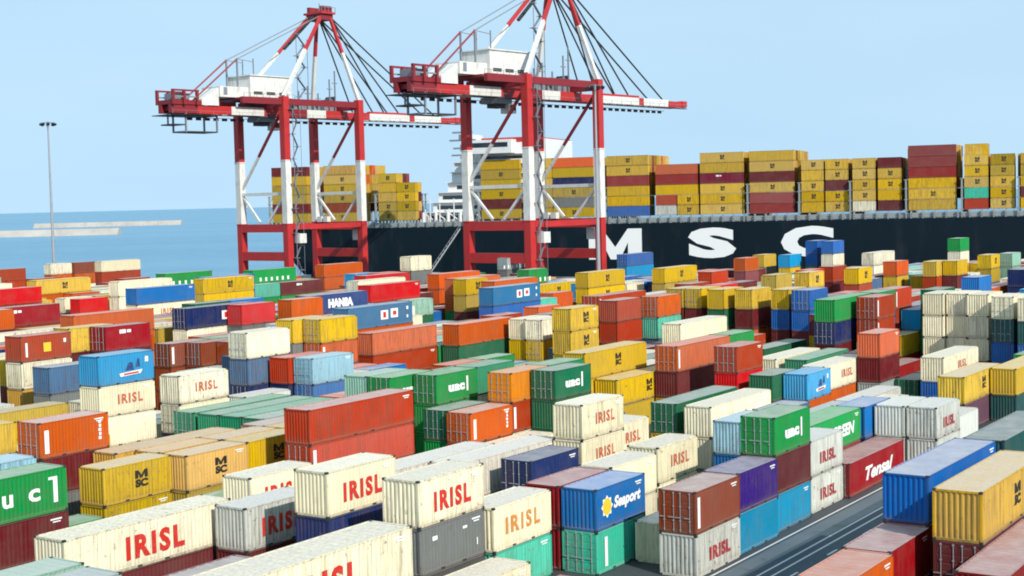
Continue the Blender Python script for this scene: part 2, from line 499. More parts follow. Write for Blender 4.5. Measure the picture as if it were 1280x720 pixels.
# ------------------------------------------------------------------ writing and marks (flat paint just proud of the side wall)
def text_polys(body, size, bold=0.0, shear=0.0, sx=1.0, track=1.0):
    cu = bpy.data.curves.new('letters', 'FONT')
    cu.body = body; cu.size = size; cu.offset = bold; cu.shear = shear
    cu.align_x = 'CENTER'; cu.align_y = 'CENTER'; cu.space_character = track; cu.space_line = 0.75
    cu.resolution_u = 3; cu.fill_mode = 'FRONT'
    o = bpy.data.objects.new('letters', cu); COL.objects.link(o)
    me = bpy.data.meshes.new_from_object(o.evaluated_get(bpy.context.evaluated_depsgraph_get()))
    vs = [(v.co.x * sx, v.co.y) for v in me.vertices]; fs = [tuple(p.vertices) for p in me.polygons]
    bpy.data.objects.remove(o); bpy.data.curves.remove(cu); bpy.data.meshes.remove(me)
    return vs, fs
EMM = [[(-.5, -.5), (-.24, -.5), (-.24, .5), (-.5, .5)], [(.24, -.5), (.5, -.5), (.5, .5), (.24, .5)], [(-.24, .5), (-.24, .05), (-.09, -.5), (0, -.5), (0, -.1)], [(.24, .5), (0, -.1), (0, -.5), (.09, -.5), (.24, .05)]]
class Mark:
    """2-D marks in a side's own metres: x along the side from its middle, y up from the floor"""
    def __init__(self): self.it = []
    def text(self, ink, body, cx, cy, width, height, bold=0.03, shear=0, track=1.0):
        vs, fs = text_polys(body, 1.0, bold, shear, 1.0, track)
        xs = [a for a, b in vs]; ys = [b for a, b in vs]
        kx = width / (max(xs) - min(xs)); ky = height / (max(ys) - min(ys))
        mx = (max(xs) + min(xs)) / 2; my = (max(ys) + min(ys)) / 2
        self.it.append((ink, [((a - mx) * kx + cx, (b - my) * ky + cy) for a, b in vs], fs)); return self
    def poly(self, ink, pts):
        self.it.append((ink, pts, [tuple(range(len(pts)))])); return self
    def emm(self, ink, cx, cy, w, h):
        for pts in EMM: self.poly(ink, [(cx + a * w, cy + b * h) for a, b in pts])
        return self
    def rect(self, ink, x0, y0, x1, y1):
        return self.poly(ink, [(x0, y0), (x1, y0), (x1, y1), (x0, y1)])
    def disc(self, ink, cx, cy, r, n=20, star=0):
        return self.poly(ink, [(cx + (r if not star or i % 2 == 0 else r * star) * math.cos(6.2832 * i / n), cy + (r if not star or i % 2 == 0 else r * star) * math.sin(6.2832 * i / n)) for i in range(n)])
    def mesh(self, name, side='side', L=6.06):
        mb = MB(); inks = []
        for k, (ink, vs, fs) in enumerate(self.it):
            if ink not in inks: inks.append(ink)
            d = CW / 2 + .004 + k * .0015
            for f in fs:
                if side == 'side': mb.quad([(vs[i][0], -d, vs[i][1]) for i in f], inks.index(ink))
                else: mb.quad([(-L / 2 - .012 - k * .0015, -vs[i][0], vs[i][1]) for i in f], inks.index(ink))
        return mb.mesh(name, [INK[i] for i in inks])
MARK = {}
def mark(kind, ln):
    if (kind, ln) in MARK: return MARK[kind, ln]
    q = ln == 40; M = Mark(); nm = 'lettering'
    if kind == 'irisl': M.text('r', 'IRISL', .2 if q else .05, 1.22, 4.3 if q else 3.4, 1.35 if q else 1.12, .045, track=1.25)
    elif kind == 'irislo': M.text('o', 'IRISL', .3, 1.35, 3.0 if q else 2.7, .85, .03, track=1.25)
    elif kind == 'irisla': M.text('a', 'IRISL', .0, 1.35, 3.6, 1.0, .03, track=1.3)
    elif kind == 'irislr': M.text('d', 'IRISL', .2, 1.15, 2.9, .85, .045, track=1.15)
    elif kind == 'msc':
        nm = 'logo_panel'; c = .3
        M.emm('k', c, 1.72, 1.15, .55).text('k', 'SC', c, 1.10, 1.15, .55, .06)
    elif kind == 'ucl':
        M.text('w', 'u', 2.0, 1.2, .72, .74, .03).text('w', 'c', 3.8, 1.25, .80, .74, .03)
        M.rect('w', 5.12, .6, 5.42, 2.1).rect('w', 4.8, 1.94, 5.12, 2.1).text('w', 'a', .2, 1.15, .72, .74, .03)
    elif kind == 'uclp':
        M.text('w', 'uac', -.1, 1.2, 2.4, .62, .07).rect('w', 1.35, .75, 1.62, 2.05)
    elif kind == 'vbar': M.rect('w', 1.9, .7, 2.15, 2.15).rect('w', 2.3, 1.2, 2.5, 1.9)
    elif kind == 'strip': nm = 'marking_strip'; M.rect('w', -ln * .1515 + .28, .35, -ln * .1515 + .62, 2.2)
    elif kind == 'strips':
        nm = 'marking_strip'; M.rect('w', -2.62, .35, -2.25, 2.0)
        for k in range(5): M.rect('w', 2.1 + .04 * (k % 2), .7 + k * .3, 2.35, .92 + k * .3)
    elif kind == 'vstripe': nm = 'marking_strip'; M.rect('w', -2.1, .35, -1.75, 2.15)
    elif kind == 'sun': M.disc('w', -1.75, 1.35, .70, 16, .75).disc('y', -1.75, 1.35, .52).text('w', 'Seaport', .75, 1.35, 3.4, .95, .05, .25)
    elif kind == 'word': M.text('w', 'EVERGREEN', .6, 1.25, 8.2, 1.0, .05, .2)
    elif kind == 'script': M.text('w', 'Tensal', .3, 1.25, 6.2, 1.05, .04, .3)
    elif kind == 'wave':
        nm = 'logo_panel'
        M.poly('w', [(-.7, .62), (1.5, .72), (1.75, 1.05), (.5, .98), (-.8, .9)]).poly('r', [(-.35, .70), (1.35, .76), (1.3, .92), (-.3, .86)])
        M.poly('n', [(-.15, 1.1), (.25, 1.75), (.65, 1.75), (.8, 1.1)]).poly('n', [(1.0, 1.3), (1.2, 2.0), (1.4, 2.0), (1.5, 1.3)]).rect('w', 2.05, 1.65, 2.4, 2.1)
    elif kind == 'duo':
        nm = 'logo_panel'
        M.rect('w', -.1, .8, 1.3, 1.9).rect('r', .35, 1.0, .9, 1.7).rect('w', 1.8, .9, 3.2, 2.0).rect('r', 2.2, 1.2, 2.9, 1.7).rect('w', 4.9, 1.7, 5.25, 2.1).rect('w', 4.9, .7, 5.2, 1.05)
    elif kind == 'bar': M.text('w', 'HANSA', .4, 1.3, 5.2, 1.25, .08)
    elif kind == 'sticker': nm = 'logo_panel'; M.rect('y', -.35, .85, .55, 1.75).rect('w', -2.5, .5, -2.25, 1.9).rect('w', 2.1, 1.6, 2.4, 2.0)
    elif kind == 'tag': nm = 'logo_panel'; M.rect('w', -ln * .02 - .75, 1.75, -ln * .02 + .1, 2.15).rect('w', -ln * .02 + .25, 1.8, -ln * .02 + .8, 2.1)
    elif kind == 'dots':
        nm = 'marking_strip'
        for k in range(6): M.rect('w', -4.2 + k * 1.55, .35, -3.7 + k * 1.55, 1.05)
    elif kind == 'label': nm = 'logo_panel'; M.rect('w', -1.9, 1.75, -1.45, 1.98).rect('w', .9, 1.85, 1.3, 2.0).rect('w', 2.2, .7, 2.3, 1.1)
    me = M.mesh(nm)
    MARK[kind, ln] = (me, nm)
    return MARK[kind, ln]
DATA_MARK = None
def small_print(ln):
    """the few small lines of numbers every box carries near its far top corner and near end"""
    if ('small', ln) in MARK: return MARK['small', ln]
    M = Mark(); x = ln * .1515
    M.rect('w', x - 1.25, 2.18, x - .45, 2.27).rect('w', x - 1.1, 2.04, x - .55, 2.11)
    MARK['small', ln] = (M.mesh('number_lines'), 'number_lines')
    return MARK['small', ln]

def container(name, label, cat, group, ln, colour, loc, rotz, mk, detail, door, high=False, rnd=random):
    key = ('h%d' % ln) if high else ln
    if detail == 0:
        t = link(ME[key, 'whole'], name, None, loc, rotz, colour); tag(t, label, cat, group)
    else:
        t = thing(name, label, cat, loc, rotz, group)
        b = link(ME[key, 'body', door], 'body', t, colour=colour)
        link(ME[key, 'frame'], 'corner_frame', t, colour=colour)
        link(ME[key, 'roof'], 'roof', t, colour=colour)
        if door:
            for s in (0, 1):
                d = link(ME[key, 'door', s], 'door', t, colour=colour)
                for k in (0, 1):
                    lb = link(ME[key, 'bar'], 'locking_bar', d)
                    lb.location = (-LEN[ln] / 2 - .015, (-1 if s == 0 else 1) * (.22 + k * .62), 0)
    if mk != '-':
        me, nm = mark(mk, ln)
        lo = link(me, nm, t)
        if high: lo.scale = (1, 1, 1.1)
    if detail == 2 and mk not in ('duo', 'sticker', 'tag', 'ucl', 'uclp') and jit.random() < .55:
        me, nm = small_print(ln)
        link(me, nm, t)
    return t

# yard containers: "u v length tier colour mark detail door|label"
jit = random.Random(21)
YARD = """48.79 -61.78 40 1 W irisl 2 0|long cream container with tall red lettering on top of a maroon one, left of centre
39.06 -40.4 40 2 W irisl 2 0|long cream container with tall red lettering on top of a navy one, left of centre
70.0 -19.95 40 2 YO msc 2 0|long amber yellow container with a black letter block on top of a maroon one
59.61 -46.53 20 2 W irisl 2 0|short cream container on top of a grey one, rightmost of three
59.32 -52.64 20 2 W irisl 2 0|short cream container with tall red lettering on top of a navy one, left of centre
72.85 -23.48 40 2 BM - 2 0|long royal blue container on top of a brick red one, at far right
77.11 -69.92 40 2 RR - 2 0|long coral red container on top of a coral red one, left of centre
72.93 -43.54 20 1 B sun 2 0|short blue container with a yellow sun mark on top of a teal one
75 -38.0 20 1 BR strip 2 1|short brown container with a white corner strip on top of a pale grey one
63.86 -76.56 20 1 Y msc 2 0|short yellow container on top of a dull yellow one, leftmost of four
65.85 -46.06 20 1 W irisla 2 0|short cream container with faded orange lettering on top of a teal one, near the centre
64.14 -83.32 20 2 OR strips 2 1|short orange container with two white strips on top of a maroon one, at far left
72.93 -43.54 20 0 T vstripe 2 1|short teal container with one white upright stripe under a blue one, near the centre
41.9 -67.98 40 2 G ucl 2 0|long green container with big spaced white letters on top of a maroon one
59.18 -58.83 20 1 WG irisl 2 0|short pale grey container with tall red lettering on top of a maroon one
75 -38.0 20 0 WG irislr 2 0|short pale grey container with dark red lettering under a brown one, right of centre
59.61 -46.53 20 1 GR label 2 0|short grey container with small faded labels between cream above and dark grey below
87.6 -38.5 20 2 G uclp 2 1|short green container with a white wordmark on top of a maroon one, right of centre
41.9 -67.98 40 1 MAR - 2 0|long maroon container between green above and grey below, at far left
70.1 -75.2 20 1 YT msc 2 0|short tan yellow container with a black letter block on top of a dull yellow one
87.45 -53.24 20 2 W irislo 2 0|short cream container on top of a cream one, second from left of seven
66.61 -23.39 20 1 MARW - 2 0|short deep red container on top of a maroon one, at far right
100.6 -38.35 40 0 DR script 2 1|long dark red container with slanted white lettering standing alone on the ground, right of centre
79.53 -95.38 20 3 LBS wave 2 0|short sky blue container on top of a cream one, the only one
77.11 -69.92 40 1 RR strip 2 1|long coral red container between coral red above and coral red below, the only one
95.04 -68.5 20 1 OR strips 2 1|short orange container with two white strips on top of a brick red one
106.3 -52.35 40 1 W - 2 0|long cream container with dark green on its left, pale blue on its right
64.72 -17.33 40 1 MARW - 2 0|long deep red container on top of a maroon one, at far right
79.09 -52.15 20 1 NV - 2 1|short navy container on top of a navy one, near the centre
81.3 -38.2 20 1 PU - 2 0|short purple container on top of a light blue one, right of centre
88.23 -95.23 20 2 W irislo 2 0|short cream container on top of a cream one, leftmost of seven
118.7 -68.24 40 1 Y msc 2 0|long yellow container with yellow on its left, maroon on its right in the middle rows
87.34 -47.09 20 1 W irislo 2 0|short cream container with cream on its left, cream on its right in the middle rows
79.53 -95.38 20 2 W irislo 2 0|short cream container with small orange red lettering between sky blue above and cream below
101.28 -68.62 20 2 ORY - 2 1|short amber orange container on top of a brick red one, near the centre
113.3 -35.86 20 1 WG irislr 2 0|short pale grey container on top of a pale grey one, rightmost of four
66.08 -65.17 20 1 W irisl 2 0|short cream container on top of a grey one, leftmost of three
133.0 -39.52 40 1 Y msc 2 0|long yellow container with a black letter block on top of a plum one
117.2 -70.86 40 2 Y msc 2 0|long yellow container on top of a yellow one, rightmost of four
126.52 -104.72 40 2 OR - 2 0|long orange container with orange on its left, brick red on its right, near the centre
60.37 -23.17 20 1 OR - 2 0|short orange container on top of a maroon one, right of centre
76.34 -75.4 20 1 Y msc 2 0|short yellow container with a black letter block on top of a cream one
122.33 -130.32 40 3 NV duo 2 1|long navy container with two white square marks on top of a cream one
71.81 -58.48 40 1 WD - 2 0|long dusty white container with cream on its left, dusty white on its right
89.34 -118.34 20 3 RD sticker 2 0|short brick red container with a yellow square sticker on top of a cream one
125.99 -65.62 40 2 OR strip 2 1|long orange container with a white corner strip on top of a maroon one
100.44 -98.81 20 3 W - 2 1|short cream container on top of a slate blue one, left of centre
106.79 -55.76 40 1 DG - 2 1|long dark green container on top of a yellow one, right of centre
139.27 -101.83 40 2 OR - 2 0|long orange container on top of a dark green one, near the centre
103.66 -93.33 20 2 LBP - 2 1|short pale blue container on top of a mid blue one, left of centre
100.44 -98.81 20 2 ST - 2 0|short slate blue container between cream above and navy below, left of centre
81.3 -38.2 20 0 LB - 2 1|short light blue container under a purple one, right of centre
128.2 -109.62 40 3 BS duo 2 0|long steel blue container with two white square marks on top of an orange one
97.59 -73.86 20 2 G uclp 2 1|short green container on top of a green one, second from left of three
59.32 -52.64 20 1 NV - 2 0|short navy container between cream above and maroon below, left of centre
127.43 -59.82 20 2 RD - 2 1|short brick red container on top of a bright red one, right of centre
79.53 -95.38 20 1 W - 2 1|short cream container with orange on its left, cream on its right in the middle rows
79.57 -46.3 20 1 W - 2 0|short cream container with blue on its left, cream on its right, near the centre
94.53 -76.48 20 2 G uclp 2 1|short green container on top of a green one, leftmost of three
108.8 -118.65 20 2 BR strip 2 1|short brown container with a white corner strip on top of a brown one
104.09 -66.0 20 2 DG uclp 2 1|short dark green container with a white wordmark on top of a dark green one
94.2 -38.7 20 1 WG irislr 2 0|short pale grey container on top of a pale grey one, second from left of four
115.09 -102.33 20 3 Y - 2 1|short yellow container on top of an orange one, left of centre
48.79 -61.78 40 0 MAR - 2 0|long maroon container under a cream one, left of centre
87.76 -112.23 20 2 ST - 2 0|short slate blue container on top of a grey one, at far left
113.1 -38.48 20 1 WG irislr 2 0|short pale grey container on top of a pale grey one, third from left of four
85.22 -22.99 40 2 TD - 2 0|long dark teal container on top of a maroon one, at far right
65.85 -46.06 20 0 T - 2 0|short teal container under a cream one, near the centre
70.0 -19.95 40 1 MAR - 2 1|long maroon container between amber yellow above and maroon below, at far right
99.03 -41.38 40 1 GB word 2 0|long bright green container with long white lettering on top of a dusty pink one
72.89 -46.16 20 1 DR - 2 0|short dark red container on top of a dark red one, near the centre
87.6 -38.5 20 1 MAR - 2 0|short maroon container between green above and light blue below, right of centre
135.9 -54.34 40 1 W irislo 2 0|long cream container with small orange red lettering on top of an orange one
87.6 -38.5 20 0 LB - 2 1|short light blue container under a maroon one, right of centre
109.88 -135.67 40 3 OR - 2 0|long orange container with dark red on its left, cream on its right, at far left
68.5 -80.7 40 1 YT - 2 0|long tan yellow container on top of a maroon one, left of centre
148.01 -46.06 40 1 W irislo 2 0|long cream container with small orange red lettering on top of a royal blue one
148.57 -76.77 40 2 W - 2 0|long cream container on top of an orange one, right of centre
97.59 -121.34 20 3 Y msc 2 0|short yellow container with a black letter block on top of a maroon one
151.14 -171.74 40 3 B - 2 0|long blue container on top of a cream one, left of centre
165.19 -114.66 40 3 BS duo 2 0|long steel blue container with two white square marks on top of a royal blue one
127.3 -56.09 20 1 DG - 2 0|short dark green container on top of a maroon one, right of centre
94.2 -38.7 20 0 WG irislr 2 0|short pale grey container under a pale grey one, leftmost of two
135.59 -83.72 20 3 Y msc 2 0|short yellow container with a black letter block on top of a yellow one
101.28 -68.62 20 1 RD strip 2 1|short brick red container with a white corner strip between amber orange above and cream below
87.45 -53.24 20 1 W irislo 2 0|short cream container with navy on its left, cream on its right in the middle rows
155.38 -60.79 40 3 G - 2 0|long green container on top of a navy one, right of centre
100.09 -46.68 20 1 LBP - 2 0|short pale blue container on top of a blue one, right of centre
144.74 -51.72 20 2 RO - 2 0|short orange red container on top of a maroon one, right of centre
59.35 -43.34 20 0 W - 2 0|short cream container standing alone on the ground, near the centre
85.45 -90.56 40 1 GP - 2 1|long sea green container with cream on its left, sea green on its right
126.52 -104.72 40 1 RD - 2 0|long brick red container between orange above and brick red below, near the centre
76.09 -55.86 40 1 WD - 2 0|long dusty white container with dusty white on its left, navy on its right
95.44 -71.24 20 1 DG - 2 1|short dark green container on top of a green one, near the centre
64.14 -83.32 20 1 MAR - 2 0|short maroon container between orange above and grey below, at far left
129.43 -53.47 20 1 LBS wave 2 0|short sky blue container on top of an orange one, the only one
139.27 -101.83 40 1 DG - 2 0|long dark green container between orange above and sky blue below, near the centre
34.02 -57.06 40 1 PT - 2 1|long pale green container on top of a maroon one, at far left
166.08 -137.54 40 3 RB - 2 0|long bright red container with dark blue on its left, maroon on its right
112.49 -156.61 40 3 DR tag 2 0|long dark red container with a small white tag on top of a brick red one
147.79 -84.78 20 3 RD - 2 0|short brick red container on top of a coral red one, near the centre
72.98 -106.44 40 1 YD - 2 0|long dull yellow container on top of a yellow one, at far left
63.86 -76.56 20 0 YD - 2 0|short dull yellow container under a yellow one, at far left
155.38 -60.79 40 2 NV - 2 1|long navy container between green above and maroon below, right of centre
174.63 -181.5 40 3 Y msc 2 0|long yellow container with blue on its left, green on its right in the farthest rows
160.28 -57.57 20 3 RD strip 2 1|short brick red container with a white corner strip on top of a brick red one
135.59 -83.72 20 2 Y msc 2 0|short yellow container with a black letter block between yellow above and dull yellow below
100.13 -118.72 20 3 DR tag 2 1|short dark red container with a small white tag on top of a maroon one
89.34 -118.34 20 2 W irislo 1 0|short cream container with small orange red lettering between brick red above and tan yellow below
155.05 -83.22 20 3 OR - 1 1|short orange container on top of a teal one, right of centre
85.44 -87.65 40 1 GP - 1 0|long sea green container on top of a dark green one, second from left of four
138.1 -127.63 20 3 OR - 1 0|short orange container on top of an orange one, left of centre
125.99 -65.62 40 1 MAR - 1 0|long maroon container between orange above and dull yellow below, right of centre
164.56 -213.03 40 3 Y msc 1 0|long yellow container with a black letter block on top of an orange one
140.97 -36.9 40 1 Y msc 1 0|long yellow container with a black letter block on top of a dark teal one
202.86 -121.7 40 3 Y msc 1 0|long yellow container on top of a yellow one, third from left of four
85.43 -85.03 40 1 GP - 1 0|long sea green container on top of a dark green one, third from left of four
144.39 -130.24 40 3 NVB bar 1 0|long dark blue container with a white name bar on top of a slate blue one
144.74 -51.72 20 1 MAR - 1 0|short maroon container between orange red above and grey green below, right of centre
147.79 -84.78 20 2 RR - 1 0|short coral red container between brick red above and maroon below, near the centre
148.83 -49.1 20 0 DG - 1 1|short dark green container standing alone on the ground, at far right
169.87 -77.49 20 3 Y - 1 0|short yellow container on top of a maroon one, fourth from left of five
111.4 -41.1 20 1 B - 1 0|short blue container on top of a navy one, right of centre
77.05 -40.78 20 0 W irislo 1 0|short cream container with small orange red lettering standing alone on the ground, right of centre
169.87 -77.49 20 2 MAR - 1 0|short maroon container between yellow above and orange below, right of centre
217.31 -115.22 40 3 Y msc 1 0|long yellow container on top of a dull yellow one, rightmost of two
139.95 -195.48 40 3 RB - 1 0|long bright red container with brick red on its left, yellow on its right
164.84 -43.43 20 3 W - 1 1|short cream container on top of a dark teal one, at far right
103.93 -74.14 20 2 GP - 1 0|short sea green container on top of a cream one, near the centre
93.93 -54.68 20 1 W irislo 1 0|short cream container with small orange red lettering on top of a yellow one
133.0 -39.52 40 0 PUB - 1 0|long plum container under a yellow one, at far right
94.56 -79.1 20 2 PT - 1 0|short pale green container on top of a mid blue one, left of centre
170.01 -69.74 20 3 BM - 1 1|short royal blue container with yellow on its left, green on its right, right of centre
88.23 -95.23 20 1 W - 1 1|short cream container between cream above and navy below, left of centre
167.93 -47.09 20 3 W - 1 0|short cream container on top of a cream one, rightmost of seven
165.41 -192.35 40 3 W - 1 0|long cream container with coral red on its left, blue on its right, left of centre
140.85 -58.22 40 1 GP - 1 0|long sea green container on top of a maroon one, right of centre
169.09 -81.05 20 3 Y - 1 0|short yellow container on top of a dark green one, right of centre
200.72 -195.25 40 3 G dots 1 0|long green container with a row of white dots on top of a brick red one
148.23 -95.71 20 2 W - 1 0|short cream container with cream on its left, yellow on its right, near the centre
122.33 -130.32 40 2 W irislo 1 0|long cream container with small orange red lettering between navy above and brick red below
168.0 -52.33 20 3 W - 1 0|short cream container with sky blue on its left, cream on its right, at far right
164.84 -43.43 20 2 TD - 1 1|short dark teal container between cream above and royal blue below, at far right
222.22 -196.04 40 3 OR - 1 0|long orange container on top of an orange one with sky blue on its right
115.09 -102.33 20 2 OR strip 1 1|short orange container with a white corner strip between yellow above and slate blue below
70.16 -78.08 20 1 YT - 1 0|short tan yellow container with tan yellow on its left, tan yellow on its right
103.66 -93.33 20 1 BL - 1 1|short mid blue container between pale blue above and dusty white below, left of centre
159.17 -194.86 20 2 RB - 1 0|short bright red container on top of a maroon one, at far left
113.3 -35.86 20 0 WG irislr 1 0|short pale grey container under a pale grey one, rightmost of two
140.39 -61.42 40 1 W - 1 0|long cream container on top of a maroon one, right of centre
167.93 -47.09 20 2 W - 1 0|short cream container with cream on its left, dark teal on its right, at far right
63.15 -100.86 40 1 Y - 1 0|long yellow container on top of a yellow one, at far left
155.05 -83.22 20 2 T - 1 0|short teal container between orange above and slate blue below, right of centre
113.64 -104.95 20 3 Y - 1 0|short yellow container with cream on its left, yellow on its right, left of centre
127.43 -59.82 20 1 RB - 1 0|short bright red container between brick red above and maroon below, right of centre
44.98 -49.12 20 1 MAR - 1 0|short maroon container on top of a dull yellow one, left of centre
168.6 -49.71 20 3 W - 1 0|short cream container on top of a cream one, sixth from left of seven
168.0 -52.33 20 2 W irislo 1 0|short cream container between cream above and cream below, third from left of five
169.8 -84.67 20 3 Y - 1 1|short yellow container with dull yellow on its left, yellow on its right, right of centre
119.95 -38.0 40 0 WG - 1 0|long pale grey container with pale grey on its left, plum on its right
169.09 -57.46 20 1 Y - 1 0|short yellow container on top of a bright red one, at far right
231.11 -274.55 40 3 W - 1 0|long cream container on top of a brick red one, at far left
148.23 -95.71 20 1 Y - 1 1|short yellow container between cream above and brick red below, near the centre
182.96 -132.14 20 3 Y msc 1 0|short yellow container with orange on its left, orange on its right in the farthest rows
153.78 -90.82 40 3 RD strip 1 1|long brick red container with a white corner strip on top of a brown one
194.92 -146.41 40 3 RO - 1 0|long orange red container on top of an orange red one, near the centre
221.22 -82.41 20 3 Y msc 1 0|short yellow container with a black letter block on top of a brick red one
170.87 -72.89 20 3 Y - 1 0|short yellow container on top of a royal blue one, right of centre
118.7 -68.24 40 0 YD - 1 0|long dull yellow container under a yellow one, right of centre
208.66 -85.64 20 3 Y msc 1 0|short yellow container on top of a dull yellow one, third from left of four
106.3 -52.35 40 0 W irislo 1 0|long cream container with small orange red lettering under a cream one, right of centre
164.84 -43.43 20 1 BM - 1 0|short royal blue container between dark teal above and yellow below, at far right
131.36 -49.12 40 0 WG - 1 0|long pale grey container with orange on its left, dark green on its right
148.93 -66.57 40 1 DG - 1 0|long dark green container on top of a maroon one, right of centre
202.65 -158.3 20 4 W - 1 0|short cream container on top of a grey one, near the centre
270.49 -152.57 40 3 BM - 1 1|long royal blue container on top of a sky blue one, near the centre
168.6 -49.71 20 2 W irislo 1 0|short cream container between cream above and cream below, fourth from left of five
140.97 -36.9 40 0 TD - 1 0|long dark teal container under a yellow one, at far right
187.58 -205.12 40 3 G dots 1 0|long green container with a row of white dots on top of a green one
165.19 -114.66 40 2 BM - 1 0|long royal blue container between steel blue above and navy below, near the centre
200.46 -57.46 20 3 B - 1 0|short blue container on top of an orange one, at far right
175.4 -57.46 20 2 LBS - 1 0|short sky blue container on top of a sky blue one, at far right
174.63 -181.5 40 2 Y - 1 1|long yellow container between yellow above and royal blue below, left of centre
43.21 -72.4 40 2 LBP - 1 0|long pale blue container on top of a pale blue one, at far left
201.02 -87.77 20 3 YD - 1 0|short dull yellow container on top of a yellow one, right of centre
72.89 -46.16 20 0 DR - 1 0|short dark red container under a dark red one, near the centre
170.87 -72.89 20 2 BM - 1 0|short royal blue container between yellow above and maroon below, right of centre
182.96 -132.14 20 2 YD - 1 0|short dull yellow container between yellow above and maroon below, near the centre
160.28 -57.57 20 2 RD strip 1 1|short brick red container with a white corner strip between brick red above and teal below
100.44 -98.81 20 1 NV - 1 1|short navy container between slate blue above and dusty white below, left of centre
89.34 -118.34 20 1 YT msc 1 0|short tan yellow container with a black letter block between cream above and green below
277.43 -100.23 40 3 WC - 1 0|long cream container on top of a cream one with orange red on its right
33.65 -53.9 40 1 SG - 1 0|long grey green container on top of a grey green one, at far left
110.93 -116.03 20 2 BR - 1 1|short brown container on top of a brown one, left of centre
174.37 -60.24 20 3 RR strip 1 1|short coral red container with a white corner strip on top of a brick red one
243.29 -83.79 20 3 RO - 1 0|short orange red container on top of a yellow one, right of centre
243.79 -77.04 20 3 Y - 1 0|short yellow container on top of a brick red one, at far right
231.11 -274.55 40 2 RD - 1 0|long brick red container between cream above and slate blue below, at far left
129.1 -127.7 20 3 RB - 1 0|short bright red container on top of a grey one, left of centre
167.93 -47.09 20 1 W - 1 0|short cream container between cream above and brick red below, at far right
135.9 -54.34 40 0 OR - 1 0|long orange container under a cream one, right of centre
202.86 -121.7 40 2 Y msc 1 0|long yellow container with a black letter block between yellow above and yellow below
208.21 -101.94 20 3 RR - 1 0|short coral red container on top of a maroon one, right of centre
151.14 -171.74 40 2 W irislo 1 0|long cream container with small orange red lettering between blue above and brick red below
87.76 -112.23 20 1 GR - 1 0|short grey container between slate blue above and grey green below, at far left
94.53 -76.48 20 1 G uclp 1 1|short green container with a white wordmark between green above and green below, near the centre
170.01 -69.74 20 2 BM - 1 0|short royal blue container between royal blue above and maroon below, right of centre
94.68 -93.6 20 1 WG - 1 0|short pale grey container on top of a pale grey one, left of centre
205.58 -192.63 40 2 MAR tag 1 0|long maroon container with a small white tag on top of a green one
175.07 -147.46 40 3 W - 1 1|long cream container on top of a bright red one, left of centre
254.28 -117.31 20 3 OR - 1 0|short orange container on top of a dusty pink one, right of centre
108.8 -118.65 20 1 BR - 1 0|short brown container between brown above and brown below, left of centre
193.21 -192.62 40 2 T - 1 1|long teal container on top of a green one, left of centre
168.0 -52.33 20 1 W irislo 1 0|short cream container with green on its left, cream on its right in the far rows
178.85 -123.92 40 3 OR - 1 0|long orange container with yellow on its left, green on its right, near the centre
225.84 -88.53 20 3 RD - 1 0|short brick red container on top of a maroon one, right of centre
156.55 -54.95 40 0 MARW - 1 1|long deep red container standing alone on the ground, at far right
138.53 -65.8 20 2 G - 1 0|short green container on top of a maroon one, right of centre
246.71 -74.42 20 3 Y - 1 0|short yellow container with yellow on its left, brown on its right, at far right
268.7 -74.85 20 3 Y msc 1 0|short yellow container on top of a dull yellow one, rightmost of four
191.36 -121.4 20 2 RO - 1 1|short orange red container on top of an orange one, near the centre
218.63 -277.31 20 3 WC - 1 0|short cream container on top of an orange one, at far left
70.1 -75.2 20 0 YD - 1 0|short dull yellow container under a tan yellow one, left of centre
220.58 -56.58 40 3 NV - 1 0|long navy container on top of a navy one, at far right
271.73 -106.49 20 4 BM - 1 0|short royal blue container on top of a cream one, right of centre
252.57 -171.55 20 3 SG dots 1 1|short grey green container with a row of white dots on top of a grey one
268.52 -114.25 20 3 LBS - 1 0|short sky blue container on top of a yellow one, right of centre
59.61 -46.53 20 0 GRD - 1 0|short dark grey container under a grey one, near the centre
189.92 -264.82 40 3 RD - 1 0|long brick red container on top of a brick red one, at far left
210.07 -138.11 20 3 G dots 1 0|short green container with a row of white dots on top of an orange one
270.49 -152.57 40 2 LBS - 1 0|long sky blue container between royal blue above and coral red below, near the centre
275.64 -72.85 20 3 PT - 1 1|short pale green container on top of a pale green one, at far right
103.29 -153.99 40 3 OR - 1 0|long orange container on top of a maroon one, at far left
59.18 -58.83 20 0 MAR - 1 0|short maroon container under a pale grey one, left of centre
64.14 -83.32 20 0 GR - 1 0|short grey container under a maroon one, at far left
122.31 -135.3 20 2 YD - 1 0|short dull yellow container with orange on its left, cream on its right, left of centre
148.58 -98.42 20 2 W - 1 0|short cream container with orange on its left, cream on its right in the far rows
169.09 -81.05 20 2 DG - 0 0|short dark green container between yellow above and orange red below, right of centre
165.72 -107.5 20 2 OR - 0 0|short orange container on top of a dark green one, near the centre
283.44 -84.91 20 4 G - 0 0|short green container on top of a cream one, at far right
209.06 -135.3 40 2 Y msc 0 0|long yellow container with a black letter block on top of a coral red one
55.81 -74.14 20 0 G - 0 0|short green container standing alone on the ground, at far left
85.4 -82.41 40 1 GP - 0 0|long sea green container with sea green on its left, coral red on its right
243.79 -77.04 20 2 RD - 0 0|short brick red container with dull yellow on its left, maroon on its right
107.52 -68.84 20 2 G vbar 0 0|short green container with an upright white bar on top of a green one
91.28 -65.8 40 0 W - 0 0|long cream container standing alone on the ground, near the centre
222.22 -196.04 40 2 OR - 0 0|long orange container between orange above and maroon below, left of centre
243.29 -83.79 20 2 Y msc 0 0|short yellow container with a black letter block between orange red above and orange below
188.33 -156.98 40 3 RB - 0 0|long bright red container with sky blue on its left, grey on its right
184.2 -134.76 40 3 OR - 0 0|long orange container with orange red on its left, yellow on its right, near the centre
